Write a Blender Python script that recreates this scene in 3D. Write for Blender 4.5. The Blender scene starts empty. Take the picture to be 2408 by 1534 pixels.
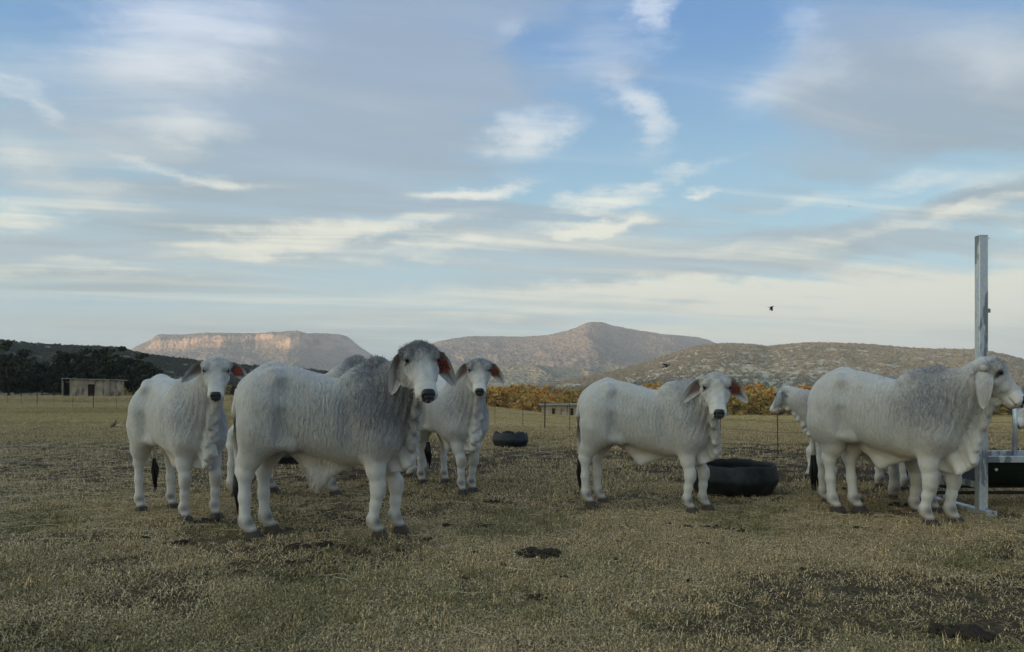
import bpy, bmesh, math, random
import numpy as np
from mathutils import Vector, Matrix, Euler
random.seed(7)
rng = np.random.default_rng(11)
scene = bpy.context.scene
PI = math.pi
R = math.radians

# ------------------------------------------------------------------ camera, light, exposure
CAM_H = 1.2
cd = bpy.data.cameras.new('camera'); cam = bpy.data.objects.new('camera', cd)
scene.collection.objects.link(cam)
cam.location = (0, 0, CAM_H); cam.rotation_euler = (R(90), 0, 0)
cd.sensor_width = 36; cd.lens = 26.0
cd.shift_y = (918 - 767) / 2408.0
cd.clip_start = 0.05; cd.clip_end = 60000
scene.camera = cam
F = 1739.0
def at(px, py, Y):                       # a place in the paddock from where it is seen, at depth Y
    return Vector(((px - 1204) / F * Y, Y, CAM_H + (918 - py) / F * Y))

SUN_EL = R(4.6); SUN_AZ = R(180 + 58)      # compass-like: 0 = +Y, clockwise; the sun stands low behind and to the left
SUN_DIR = Vector((math.sin(SUN_AZ) * math.cos(SUN_EL), math.cos(SUN_AZ) * math.cos(SUN_EL), math.sin(SUN_EL)))
sd = bpy.data.lights.new('sun', 'SUN'); sun = bpy.data.objects.new('sun', sd)
scene.collection.objects.link(sun)
sd.energy = 3.1; sd.angle = R(0.5); sd.color = (1.0, 0.74, 0.50)
sun.rotation_euler = (-SUN_DIR).to_track_quat('-Z', 'Y').to_euler()
scene.view_settings.view_transform = 'Standard'; scene.view_settings.look = 'None'
scene.view_settings.gamma = 1.0; scene.view_settings.use_curve_mapping = False
scene.view_settings.exposure = 0.82
scene.render.engine = 'CYCLES'
scene.cycles.max_bounces = 5; scene.cycles.diffuse_bounces = 3; scene.cycles.glossy_bounces = 2
scene.cycles.transparent_max_bounces = 8; scene.cycles.volume_bounces = 0
scene.cycles.use_denoising = True

class NT:                                  # a small helper to write node trees as expressions
    def __init__(s, tree): s.t = tree; s.n = tree.nodes; s.l = tree.links
    def node(s, kind, **kw):
        nd = s.n.new(kind)
        for k, v in kw.items(): setattr(nd, k, v)
        return nd
    def put(s, sock, v):
        if isinstance(v, bpy.types.NodeSocket): s.l.new(v, sock)
        elif v is not None: sock.default_value = v
    def m(s, op, a, b=None, c=None, clamp=False):
        nd = s.node('ShaderNodeMath', operation=op, use_clamp=clamp)
        for i, v in enumerate((a, b, c)):
            if v is not None: s.put(nd.inputs[i], v)
        return nd.outputs[0]
    def v(s, op, a, b=None, sc=None):
        nd = s.node('ShaderNodeVectorMath', operation=op)
        s.put(nd.inputs[0], a)
        if b is not None: s.put(nd.inputs[1], b)
        if sc is not None: s.put(nd.inputs['Scale'], sc)
        return nd.outputs['Value'] if op in ('LENGTH', 'DOT_PRODUCT', 'DISTANCE') else nd.outputs[0]
    def comb(s, x, y, z):
        nd = s.node('ShaderNodeCombineXYZ')
        for i, q in enumerate((x, y, z)): s.put(nd.inputs[i], q)
        return nd.outputs[0]
    def sep(s, a):
        nd = s.node('ShaderNodeSeparateXYZ'); s.put(nd.inputs[0], a); return nd.outputs
    def mapping(s, vec, loc=(0,0,0), rot=(0,0,0), sc=(1,1,1), typ='POINT'):
        nd = s.node('ShaderNodeMapping', vector_type=typ); s.put(nd.inputs['Vector'], vec)
        nd.inputs['Location'].default_value = loc; nd.inputs['Rotation'].default_value = rot; nd.inputs['Scale'].default_value = sc
        return nd.outputs[0]
    def noise(s, vec, scale=1.0, detail=4, rough=0.5, dist=0.0, lac=2.0, color=False):
        nd = s.node('ShaderNodeTexNoise'); s.put(nd.inputs['Vector'], vec); s.put(nd.inputs['Scale'], scale)
        nd.inputs['Detail'].default_value = detail; nd.inputs['Roughness'].default_value = rough
        nd.inputs['Distortion'].default_value = dist; nd.inputs['Lacunarity'].default_value = lac
        return nd.outputs['Color' if color else 'Fac']
    def voro(s, vec, scale=1.0, feature='F1', out='Distance', rnd=1.0):
        nd = s.node('ShaderNodeTexVoronoi', feature=feature); s.put(nd.inputs['Vector'], vec); s.put(nd.inputs['Scale'], scale)
        nd.inputs['Randomness'].default_value = rnd
        return nd.outputs[out]
    def step(s, x, a, b, lo=0.0, hi=1.0):      # smooth step from a to b
        nd = s.node('ShaderNodeMapRange', interpolation_type='SMOOTHSTEP'); s.put(nd.inputs['Value'], x)
        for k, q in zip(('From Min', 'From Max', 'To Min', 'To Max'), (a, b, lo, hi)): s.put(nd.inputs[k], q)
        return nd.outputs[0]
    def lin(s, x, a, b, lo=0.0, hi=1.0):
        nd = s.node('ShaderNodeMapRange'); s.put(nd.inputs['Value'], x)
        for k, q in zip(('From Min', 'From Max', 'To Min', 'To Max'), (a, b, lo, hi)): s.put(nd.inputs[k], q)
        return nd.outputs[0]
    def mix(s, f, a, b, blend='MIX'):
        nd = s.node('ShaderNodeMix', data_type='RGBA', blend_type=blend); s.put(nd.inputs[0], f)
        for i, q in ((6, a), (7, b)):
            if isinstance(q, (tuple, list)) and len(q) == 3: q = (*q, 1)
            s.put(nd.inputs[i], q)
        return nd.outputs[2]
    def attr(s, name, out='Fac', typ='GEOMETRY'):
        nd = s.node('ShaderNodeAttribute', attribute_name=name, attribute_type=typ); return nd.outputs[out]
# ------------------------------------------------------------------ the sky: Nishita air with wind-drawn evening cloud on it
world = bpy.data.worlds.new('World'); scene.world = world; world.use_nodes = True
W = NT(world.node_tree); W.n.clear()
out = W.node('ShaderNodeOutputWorld'); bg = W.node('ShaderNodeBackground'); W.l.new(bg.outputs[0], out.inputs[0])
bg.inputs['Strength'].default_value = 0.12
sky = W.node('ShaderNodeTexSky', sky_type='NISHITA', sun_disc=False)
sky.sun_elevation = SUN_EL; sky.sun_rotation = SUN_AZ
sky.air_density = 1.0; sky.dust_density = 0.6; sky.ozone_density = 1.6; sky.altitude = 1300
D = W.node('ShaderNodeTexCoord').outputs['Generated']
dx, dy, dz = W.sep(D)
zc = W.m('MAXIMUM', dz, 0.0)
az = W.m('ARCTAN2', dx, dy)
el = W.m('ARCSINE', zc)
inv = W.m('DIVIDE', 1.0, W.m('ADD', zc, 0.06))
q = W.comb(W.m('MULTIPLY', dx, inv), W.m('MULTIPLY', dy, inv), 0.0)          # the cloud layer seen from below
SK = 1.0 / (0.12 * 2 ** 0.5)
def srgb(r, g, b, k=1.0):
    f = lambda c: ((c / 255 + 0.055) / 1.055) ** 2.4 if c > 10 else c / 255 / 12.92
    return (f(r) * k, f(g) * k, f(b) * k)
# wind lines run towards the left horizon
qb = W.mapping(q, rot=(0, 0, R(-14)), sc=(1, 1, 1))
band = W.noise(W.mapping(W.v('ADD', qb, W.v('SCALE', W.v('SUBTRACT', W.noise(qb, 1.3, 2, 0.5, color=True), (0.5, 0.5, 0.5)), sc=0.35)), loc=(1, 4, 0), sc=(0.10, 2.4, 1)), 1.0, 4, 0.55)
warp = W.v('SCALE', W.v('SUBTRACT', W.noise(qb, 0.35, 3, 0.5, color=True), (0.5, 0.5, 0.5)), sc=1.1)
qw = W.v('ADD', qb, warp)
streak = W.noise(W.mapping(qw, sc=(0.22, 1.5, 1)), 1.0, 6, 0.55)
fine = W.noise(W.mapping(qw, loc=(3, 1, 0), sc=(1.1, 4.2, 1)), 1.0, 7, 0.62)
wisp = W.noise(W.mapping(qw, loc=(5, 9, 0), sc=(0.45, 2.6, 1)), 1.0, 7, 0.6, 0.4)
big = W.noise(W.mapping(qw, loc=(7.3, 2.1, 0), sc=(0.35, 0.6, 1)), 1.0, 3, 0.5)
wx, wy, wz = W.sep(W.v('SUBTRACT', W.noise(W.comb(az, W.m('MULTIPLY', el, 2.2), 0.0), 5.0, 8, 0.68, color=True), (0.5, 0.5, 0.5)))
ae = W.comb(W.m('ADD', az, W.m('MULTIPLY', wx, 0.26)), W.m('ADD', el, W.m('MULTIPLY', wy, 0.085)), 0.0)
def blob(px, py, rx, ry, ang=0.0):           # a cloud mass at a compass bearing and height, soft-edged
    u, v = (px - 1204) / F, (918 - py) / F
    a = math.atan2(u, 1); e = math.atan2(v, math.hypot(u, 1))
    c = math.cos(a); c2 = c * c
    vec = W.mapping(ae, loc=(a, e, 0), rot=(0, 0, R(ang)), sc=(rx / F * c2, ry / F * c, 1), typ='TEXTURE')
    return W.step(W.v('LENGTH', vec), 1.35, 0.0)
def total(rows):
    acc = None
    for amp, *r in rows:
        g = W.m('MULTIPLY', blob(*r), amp)
        acc = g if acc is None else W.m('ADD', acc, g)
    return acc
# grey-lavender veils (+) and gaps of open blue (-)
veil = total([
    (0.7, 620, 330, 620, 330, 30), (0.7, 950, 230, 480, 300, 20), (0.75, 2200, 170, 620, 200, -18), (0.35, 1250, 560, 900, 90, -6),
    (-0.95, 1690, 60, 210, 260, 20), (-0.6, 1560, 300, 420, 110, 12), (-0.5, 1330, 160, 160, 110, 0), (-0.55, 2250, 400, 420, 70, 12),
    (-0.45, 1060, 350, 330, 110, 0), (-0.35, 850, 510, 330, 60, 8), (-0.25, 90, 60, 260, 190, 0), (-0.5, 1500, 430, 420, 60, 6),
    (-0.45, 450, 430, 330, 60, -6), (-0.55, 2050, 480, 500, 35, 4), (-0.5, 1750, 655, 700, 26, 3), (-0.45, 650, 470, 330, 40, 4),
    (0.3, 1700, 620, 800, 50, 4), (0.5, 1900, 540, 700, 40, 4)])
# sunlit white and cream cloud
lit = total([
    (0.68, 500, 20, 300, 170, 20), (0.42, 300, 90, 330, 260, 60), (0.75, 1545, 45, 70, 52, 30), (0.55, 1195, 75, 62, 42, 0), (0.8, 1250, 330, 105, 60, 15),
    (1.25, 1120, 440, 170, 26, 6), (1.2, 1430, 462, 140, 34, 3), (1.35, 640, 568, 260, 42, 7), (1.2, 60, 512, 190, 50, 0),
    (0.9, 960, 520, 230, 26, 5), (1.1, 1400, 528, 170, 22, 3), (0.5, 50, 240, 130, 24, -18), (0.35, 30, 195, 80, 18, -20), (0.6, 480, 290, 190, 42, 5),
    (0.8, 1500, 265, 120, 70, -55), (0.5, 1420, 85, 180, 90, 20), (0.6, 1880, 60, 120, 70, -20), (0.42, 2330, 90, 260, 110, -20), (0.4, 1850, 190, 160, 60, 10),
    (0.75, 450, 405, 210, 18, -8), (0.55, 160, 430, 230, 50, -8), (0.8, 1010, 590, 260, 26, 3), (0.8, 250, 640, 330, 24, 3),
    (0.6, 2220, 520, 560, 20, 5), (0.45, 1850, 560, 420, 18, 4), (0.9, 1660, 437, 40, 20, 0), (0.75, 1620, 395, 170, 16, 10),
    (0.95, 1780, 690, 190, 46, 12), (0.95, 1990, 680, 150, 50, -6), (0.95, 2200, 690, 170, 60, -12), (0.8, 2380, 650, 140, 90, 10), (0.85, 1560, 680, 230, 30, -4),
    (0.75, 1250, 690, 420, 30, 2), (0.55, 1100, 750, 520, 26, 5), (0.4, 1900, 760, 700, 60, 2), (0.5, 2100, 450, 180, 16, 5), (0.45, 250, 815, 300, 14, 0), (0.4, 1900, 810, 700, 22, 0), (0.55, 2050, 750, 1000, 110, 0), (0.25, 900, 730, 800, 60, 2),
    (0.35, 1900, 470, 300, 16, 5), (0.3, 2300, 440, 200, 20, 6)])
dens = W.m('ADD', W.m('ADD', 0.52, veil), W.m('ADD', W.m('MULTIPLY', W.m('SUBTRACT', streak, 0.5), 2.3), W.m('ADD', W.m('MULTIPLY', W.m('SUBTRACT', big, 0.5), 1.3), W.m('ADD', W.m('MULTIPLY', W.m('SUBTRACT', wisp, 0.5), 0.9), W.m('MULTIPLY', W.m('SUBTRACT', fine, 0.5), 1.1)))))
dens = W.m('ADD', dens, W.m('MULTIPLY', W.m('MULTIPLY', W.m('SUBTRACT', band, 0.5), 2.0), W.step(el, R(22), R(8), 0.25, 1.0)))
a_veil = W.step(dens, 0.0, 1.05)
mid = W.m('MULTIPLY', W.step(el, R(1), R(6)), W.step(el, R(24), R(10), 0.45, 1.0))
litd = W.m('MULTIPLY', lit, W.m('ADD', 0.10, W.m('MULTIPLY', fine, 1.7)))
litd = W.m('ADD', litd, W.m('MULTIPLY', W.m('MULTIPLY', W.m('SUBTRACT', wisp, 0.45), 2.8), mid))
litd = W.m('ADD', litd, W.m('MULTIPLY', W.m('MULTIPLY', W.m('SUBTRACT', 0.5, band), 1.0), mid))
a_lit = W.step(litd, 0.0, 1.3)
# colours by height
low = W.step(el, R(14), R(1.5))
high = W.step(el, R(9), R(28))
clear = W.mix(high, srgb(158, 195, 209, SK), srgb(100, 146, 197, SK))
clear = W.mix(low, clear, srgb(172, 192, 198, SK))
nish = sky.outputs[0]
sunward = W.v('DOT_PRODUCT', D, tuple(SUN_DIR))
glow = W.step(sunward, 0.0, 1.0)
air = W.mix(0.8, W.v('SCALE', nish, sc=1.0), clear)
grey = W.mix(high, srgb(153, 171, 181, SK), srgb(138, 156, 178, SK))
grey = W.mix(low, grey, srgb(170, 184, 182, SK))
white = W.mix(high, srgb(228, 226, 208, SK), srgb(206, 215, 228, SK))
white = W.mix(low, white, srgb(206, 208, 194, SK))
c1 = W.mix(W.m('MULTIPLY', a_veil, 0.9), air, W.mix(W.step(W.m('ADD', W.m('MULTIPLY', big, 0.5), W.m('MULTIPLY', wisp, 0.5)), 0.36, 0.62), W.v('SCALE', grey, sc=1.12), W.v('SCALE', grey, sc=0.84)))
c2 = W.mix(W.m('MULTIPLY', a_lit, 0.84), c1, white)
c3 = W.mix(glow, c2, W.v('MULTIPLY', c2, (4.9, 3.5, 2.15)))        # whole sky boosted and warmed towards the unseen sun side, to brighten the paddock
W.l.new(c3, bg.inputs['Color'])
# ------------------------------------------------------------------ helpers for things, parts and tags
COL = scene.collection
def tag(o, label=None, cat=None, group=None, kind=None):
    if label: o['label'] = label
    if cat: o['category'] = cat
    if group: o['group'] = group
    if kind: o['kind'] = kind
    return o
def empty(name, loc=(0, 0, 0), rz=0.0, sc=1.0):
    o = bpy.data.objects.new(name, None); COL.objects.link(o)
    o.location = loc; o.rotation_euler = (0, 0, rz); o.scale = (sc, sc, sc); o.empty_display_size = 0.1
    return o
def link(name, me, mat=None, parent=None):
    o = bpy.data.objects.new(name, me); COL.objects.link(o)
    if mat is not None and not me.materials: me.materials.append(mat)
    if parent is not None: o.parent = parent
    return o
def mesh_np(name, v, f, smooth=True, attrs=None):
    me = bpy.data.meshes.new(name)
    v = np.asarray(v, dtype=np.float32); f = np.asarray(f, dtype=np.int32)
    n = f.shape[1]
    me.vertices.add(len(v)); me.vertices.foreach_set('co', v.ravel())
    me.loops.add(f.size); me.loops.foreach_set('vertex_index', f.ravel())
    me.polygons.add(len(f)); me.polygons.foreach_set('loop_start', np.arange(0, f.size, n, dtype=np.int32))
    me.update(calc_edges=True)
    me.polygons.foreach_set('use_smooth', np.full(len(f), smooth, dtype=bool))
    for k, a in (attrs or {}).items():
        at_ = me.attributes.new(k, 'FLOAT', 'POINT'); at_.data.foreach_set('value', np.asarray(a, dtype=np.float32))
    me.validate()
    return me
def mesh_py(name, v, f, smooth=False):
    me = bpy.data.meshes.new(name); me.from_pydata([tuple(p) for p in v], [], f); me.update()
    me.polygons.foreach_set('use_smooth', [smooth] * len(me.polygons))
    return me
def nrm(v):
    v = np.asarray(v, float); return v / max(1e-9, np.linalg.norm(v))

# ------------------------------------------------------------------ materials
def new_mat(name, rough=0.8, spec=0.3):
    m = bpy.data.materials.new(name); m.use_nodes = True
    t = NT(m.node_tree); b = m.node_tree.nodes['Principled BSDF']
    b.inputs['Roughness'].default_value = rough; b.inputs['Specular IOR Level'].default_value = spec
    return m, t, b
def flat_mat(name, col, rough=0.8, spec=0.3, metal=0.0, var=0.12, scale=30.0):
    m, t, b = new_mat(name, rough, spec)
    oc = t.node('ShaderNodeTexCoord').outputs['Object']
    n = t.noise(oc, scale, 4, 0.6)
    t.l.new(t.mix(n, tuple(c * (1 - var * 2) for c in col), tuple(min(1, c * (1 + var * 2)) for c in col)), b.inputs['Base Color'])
    b.inputs['Metallic'].default_value = metal
    bp = t.node('ShaderNodeBump'); bp.inputs['Strength'].default_value = 0.3; bp.inputs['Distance'].default_value = 0.004
    t.l.new(n, bp.inputs['Height']); t.l.new(bp.outputs[0], b.inputs['Normal'])
    return m

# ------------------------------------------------------------------ the land
def vnoise(x, y, seed=0):                     # smooth value noise, numpy
    xi, yi = np.floor(x).astype(np.int64), np.floor(y).astype(np.int64); xf, yf = x - xi, y - yi
    u, v = xf * xf * xf * (xf * (xf * 6 - 15) + 10), yf * yf * yf * (yf * (yf * 6 - 15) + 10)
    def h(a, b):
        n = (a * 374761393 + b * 668265263 + seed * 982451653) & 0xFFFFFFFF
        n = ((n ^ (n >> 13)) * 1274126177) & 0xFFFFFFFF
        n = (n ^ (n >> 16)) & 0xFFFFFFFF
        return n / 4294967295.0
    return (h(xi, yi) * (1 - u) + h(xi + 1, yi) * u) * (1 - v) + (h(xi, yi + 1) * (1 - u) + h(xi + 1, yi + 1) * u) * v
def fbm(x, y, octv=5, seed=0, ridge=False, gain=.5):
    s_, a, t_ = 0, 1.0, 0
    for i in range(octv):
        n = vnoise(x * 2 ** i + 17.3 * i, y * 2 ** i - 9.1 * i, seed + i)
        if ridge: n = 1 - np.abs(2 * n - 1)
        s_ = s_ + n * a; t_ += a; a *= gain
    return s_ / t_
def sstep(x, a, b):
    t_ = np.clip((x - a) / (b - a), 0, 1); return t_ * t_ * (3 - 2 * t_)
def ground_z(X, Y):                           # level paddock; beyond the fence on the right the land falls away
    X = np.asarray(X, float); Y = np.asarray(Y, float)
    u = X / np.maximum(Y, 1.0)
    side = sstep(u, -.30, .05)
    y0 = 56 - 22 * sstep(u, -.08, .08)
    drop = -np.clip(Y - y0, 0, 110) * .052 * side * (Y > 0)
    rough_ = (fbm(X * .45, Y * .45, 3, 3) - .5) * .05 * sstep(np.hypot(X, Y), 14, 30) + (fbm(X * 1.3, Y * 1.3, 3, 5) - .5) * .022
    return drop + rough_
def ground_axis(lim, d0, grow, n0):
    a, v = [0.0], d0
    while a[-1] < lim:
        a.append(a[-1] + v)
        if len(a) > n0: v *= grow
    return np.array(a)
gx = ground_axis(5800, .07, 1.035, 150); gx = np.concatenate([-gx[:0:-1], gx])
gy = ground_axis(5800, .07, 1.032, 260); gyb = ground_axis(3000, .4, 1.15, 10)
gy = np.concatenate([-gyb[:0:-1], gy])
GX, GY = np.meshgrid(gx, gy, indexing='ij')
GZ = ground_z(GX, GY)
near = (np.hypot(GX, GY - 5) < 22)
GZ = GZ + np.where(near, (fbm(GX * 6, GY * 6, 3, 9) - .5) * .022, 0)
ni, nj = GX.shape
ii, jj = np.meshgrid(np.arange(ni - 1), np.arange(nj - 1), indexing='ij')
Q0 = (ii * nj + jj).ravel()
ground_me = mesh_np('ground', np.stack([GX.ravel(), GY.ravel(), GZ.ravel()], 1), np.stack([Q0, Q0 + nj, Q0 + nj + 1, Q0 + 1], 1))
def ground_mat():
    m, t, b = new_mat('dry_paddock_ground', 0.95, 0.1)
    co = t.node('ShaderNodeTexCoord').outputs['Object']
    x, y, z = t.sep(co)
    flat = t.comb(x, y, 0.0)
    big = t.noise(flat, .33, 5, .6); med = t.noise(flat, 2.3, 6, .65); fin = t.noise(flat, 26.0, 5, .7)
    straw = t.noise(t.mapping(flat, rot=(0, 0, .7), sc=(14, 90, 1)), 1.0, 3, .6)
    straw2 = t.noise(t.mapping(flat, rot=(0, 0, -.5), sc=(90, 16, 1)), 1.0, 3, .6)
    dirt = t.mix(med, (.055, .036, .023), (.125, .086, .052))
    grass = t.mix(t.noise(flat, 1.4, 5, .6), (.095, .072, .038), (.22, .165, .088))
    f = t.step(t.m('ADD', t.m('MULTIPLY', big, .8), t.m('MULTIPLY', med, .5)), .50, .74)
    far_ = t.step(y, 17.0, 24.0)
    f = t.m('MAXIMUM', f, far_)
    trod = t.m('MULTIPLY', t.step(y, 7.0, 9.5), t.step(y, 19.5, 14.5))
    f = t.m('MULTIPLY', f, t.m('SUBTRACT', 1.0, t.m('MULTIPLY', trod, .85)))
    c = t.mix(f, dirt, grass)
    c = t.mix(t.m('MULTIPLY', t.step(t.m('MAXIMUM', straw, straw2), .62, .75), .5), c, (.30, .235, .135))
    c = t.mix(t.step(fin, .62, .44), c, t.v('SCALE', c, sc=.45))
    fy = t.mix(t.noise(t.mapping(flat, sc=(.06, .25, 1)), 1.0, 5, .6), (.34, .27, .125), (.54, .43, .21))
    c = t.mix(t.m('MULTIPLY', far_, .85), c, fy)
    veld = t.mix(t.noise(flat, .02, 6, .6), (.16, .125, .065), (.075, .07, .04))
    c = t.mix(t.step(y, 130.0, 200.0), c, veld)
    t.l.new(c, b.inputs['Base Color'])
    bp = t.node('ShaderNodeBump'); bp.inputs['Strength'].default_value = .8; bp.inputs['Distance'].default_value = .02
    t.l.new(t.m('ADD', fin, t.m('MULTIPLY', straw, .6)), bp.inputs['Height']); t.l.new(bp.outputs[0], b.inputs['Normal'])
    return m
tag(link('ground', ground_me, ground_mat()), kind='structure')

# far hills: each is a ridge seen from the paddock, a real height field with its own foot, slope and back
def ridge_hill(name, prof, y0, y1, y2, base_z, mat, nu=420, nv=130, shape='slope', rough_=1.0, seed=1, wob=0.12, gull=.10, plan=None, lower=0.0):
    px = np.array([p[0] for p in prof], float); pz = np.array([p[1] for p in prof], float)
    u = np.linspace(px[0], px[-1], nu); v = np.linspace(0, 1, nv)
    top = np.interp(u, px, pz)
    kern = np.hanning(9); kern /= kern.sum(); tp = np.pad(top, 4, mode='edge'); top = np.convolve(tp, kern, 'valid')
    U, V = np.meshgrid(u, v, indexing='ij'); TP = np.repeat(top[:, None], nv, 1) + lower
    tanx = (U - 1204) / F
    vm = .55                                           # share of rows from foot to crest
    Yc = y1 * (1 + wob * (fbm(U[:, :1] / 160, U[:, :1] * 0 + seed, 4, seed) - .5))
    if plan: Yc = Yc * np.interp(U[:, :1], [p[0] for p in plan], [p[1] for p in plan])
    Y = np.where(V < vm, y0 + (Yc - y0) * (V / vm), Yc + (y2 - Yc) * ((V - vm) / (1 - vm)))
    X = tanx * Y
    crest = CAM_H + (918 - TP) / F * Yc - base_z
    w = V / vm
    if shape == 'mesa':
        s_ = np.interp(w, [0, .3, .55, .74, .80, .83, .93, 1], [0, .16, .36, .62, .70, .905, .985, 1])
    elif shape == 'dome':
        s_ = np.sin(np.clip(w, 0, 1) * PI / 2) ** 1.15
    else:
        s_ = np.clip(w, 0, 1) ** 1.25
    bk = (V - vm) / (1 - vm)
    s_ = np.where(V < vm, s_, 1 - sstep(bk, .25 if shape == 'mesa' else 0.02, 1.0))
    n = fbm(X / (y1 * .06), Y / (y1 * .06), 6, seed + 5, ridge=True)
    amp = np.sin(np.clip(w, 0, 1) * PI) * (V < vm)
    Z = base_z + crest * s_ + crest * gull * rough_ * (n - .6) * amp
    Z += crest * .02 * rough_ * (fbm(X / (y1 * .006), Y / (y1 * .006), 3, seed + 9) - .5) * (V > .02) * (V < .98)
    Z = np.where((V < .01) | (V > .985), base_z - 3, Z)
    ii, jj = np.meshgrid(np.arange(nu - 1), np.arange(nv - 1), indexing='ij'); q0 = (ii * nv + jj).ravel()
    me = mesh_np(name, np.stack([X.ravel(), Y.ravel(), Z.ravel()], 1), np.stack([q0, q0 + nv, q0 + nv + 1, q0 + 1], 1))
    tag(link(name, me, mat), kind='structure')
    return X, Y, Z

def hill_mat(name, soil, bush, cover, size, cliff=None, zlo=0, zhi=1, tint=None):
    m, t, b = new_mat(name, 0.95, 0.05)
    co = t.node('ShaderNodeTexCoord').outputs['Object']
    geo = t.node('ShaderNodeNewGeometry')
    nx, ny, nz = t.sep(geo.outputs['Normal'])
    x, y, z = t.sep(co)
    v1 = t.voro(co, 1.0 / size, 'SMOOTH_F1' if False else 'F1'); v2 = t.voro(co, 2.3 / size)
    n = t.noise(co, .25 / size, 6, .6)
    f = t.step(t.m('ADD', t.m('ADD', v1, t.m('MULTIPLY', v2, .4)), t.m('MULTIPLY', t.m('SUBTRACT', n, .5), 1.6)), cover + .25, cover - .15)
    so = t.mix(t.noise(co, .06 / size, 5, .6), tuple(c * .75 for c in soil), soil)
    bu = t.mix(t.noise(co, 3 / size, 3, .6), tuple(c * .55 for c in bush), tuple(c * 1.5 for c in bush))
    c = t.mix(f, so, bu)
    if cliff:
        lay = t.noise(t.mapping(co, sc=(.0015, .0015, .09)), 1.0, 4, .6)
        rock = t.mix(lay, tuple(q_ * .62 for q_ in cliff), tuple(min(.8, q_ * 1.45) for q_ in cliff))
        st = t.m('MULTIPLY', t.step(nz, .80, .58), t.step(t.m('ADD', z, t.m('MULTIPLY', t.noise(co, .006, 4, .6), 60)), zlo, zhi))
        patch = t.step(t.noise(t.mapping(co, sc=(.004, .004, .012)), 1.0, 4, .6), .40, .52)
        c = t.mix(t.m('MULTIPLY', st, patch), c, rock)
    t.l.new(c, b.inputs['Base Color'])
    bp = t.node('ShaderNodeBump'); bp.inputs['Strength'].default_value = .9; bp.inputs['Distance'].default_value = size * .5
    t.l.new(t.m('MULTIPLY', v1, -1.0), bp.inputs['Height']); t.l.new(bp.outputs[0], b.inputs['Normal'])
    return m
ridge_hill('mesa_hill', [(150, 905), (230, 870), (300, 828), (330, 812), (350, 803), (366, 792), (374, 789), (460, 786), (600, 784), (700, 781), (722, 785), (760, 788), (800, 789), (815, 793), (835, 808), (868, 832), (930, 868), (1050, 905)],
           2600, 4000, 5600, -15, hill_mat('mesa_slopes', (.25, .195, .14), (.10, .09, .06), .50, 17, cliff=(.44, .30, .205), zlo=215, zhi=250), nu=640, nv=170, shape='mesa', seed=3, gull=.30, wob=.05, plan=[(150, 1.0), (380, .97), (450, .985), (520, .965), (600, .99), (680, .955), (705, .96), (745, 1.02), (800, 1.09), (860, 1.18), (1050, 1.3)])
ridge_hill('peaked_mountain', [(700, 905), (860, 880), (940, 850), (990, 822), (1025, 804), (1060, 797), (1110, 790), (1160, 791), (1230, 792), (1290, 788), (1335, 777), (1360, 768), (1380, 759), (1400, 757), (1418, 758), (1440, 766), (1500, 777), (1560, 786), (1640, 793), (1665, 799), (1700, 815), (1800, 860), (2000, 905)],
           2100, 3600, 5200, -15, hill_mat('mountain_slopes', (.28, .22, .165), (.11, .10, .07), .55, 15, cliff=(.46, .34, .25), zlo=150, zhi=240), nu=640, nv=150, seed=8, gull=.26, rough_=.8, wob=.05, plan=[(700, 1.0), (1040, 1.0), (1120, 1.04), (1180, 1.05), (1240, 1.03), (1300, .995), (1350, .97), (1385, .96), (1415, .975), (1450, 1.01), (1490, 1.04), (1540, 1.03), (1590, 1.05), (1640, 1.12), (2000, 1.3)])
ridge_hill('low_foothill', [(560, 912), (700, 880), (800, 872), (900, 872), (1000, 868), (1100, 862), (1200, 858), (1320, 866), (1450, 862), (1600, 870), (1750, 900)],
           1300, 2050, 2700, -12, hill_mat('foothill_bush', (.40, .33, .22), (.15, .145, .09), .58, 9), nu=500, nv=120, shape='dome', seed=14, gull=.3, wob=.05, plan=[(560, 1), (1150, 1.0), (1270, .98), (1430, 1.16), (1500, 1.08), (1750, 1.1)])
RX, RY, RZ = ridge_hill('bushy_range', [(1180, 908), (1300, 897), (1400, 880), (1480, 862), (1540, 845), (1580, 833), (1620, 820), (1660, 812), (1700, 810), (1760, 812), (1806, 817), (1850, 812), (1904, 808), (1960, 809), (2035, 813), (2120, 818), (2198, 822), (2296, 822), (2362, 834), (2408, 846), (2500, 868), (2700, 895), (2900, 908)],
           700, 1500, 2200, -9, hill_mat('range_bush', (.56, .50, .36), (.26, .25, .17), .62, 3.5), nu=620, nv=150, shape='dome', seed=21, gull=.10, rough_=1.0, lower=6)
LX, LY, LZ = ridge_hill('near_dark_hill', [(-900, 760), (-500, 770), (-200, 785), (0, 803), (60, 808), (120, 813), (200, 817), (280, 819), (330, 832), (400, 842), (480, 850), (560, 857), (640, 863), (740, 870), (850, 882), (1000, 900), (1100, 912)],
           330, 620, 900, -3, hill_mat('dark_hill_bush', (.24, .20, .13), (.075, .078, .045), .72, 4), nu=500, nv=120, shape='dome', seed=31, gull=.2, lower=7)
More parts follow.
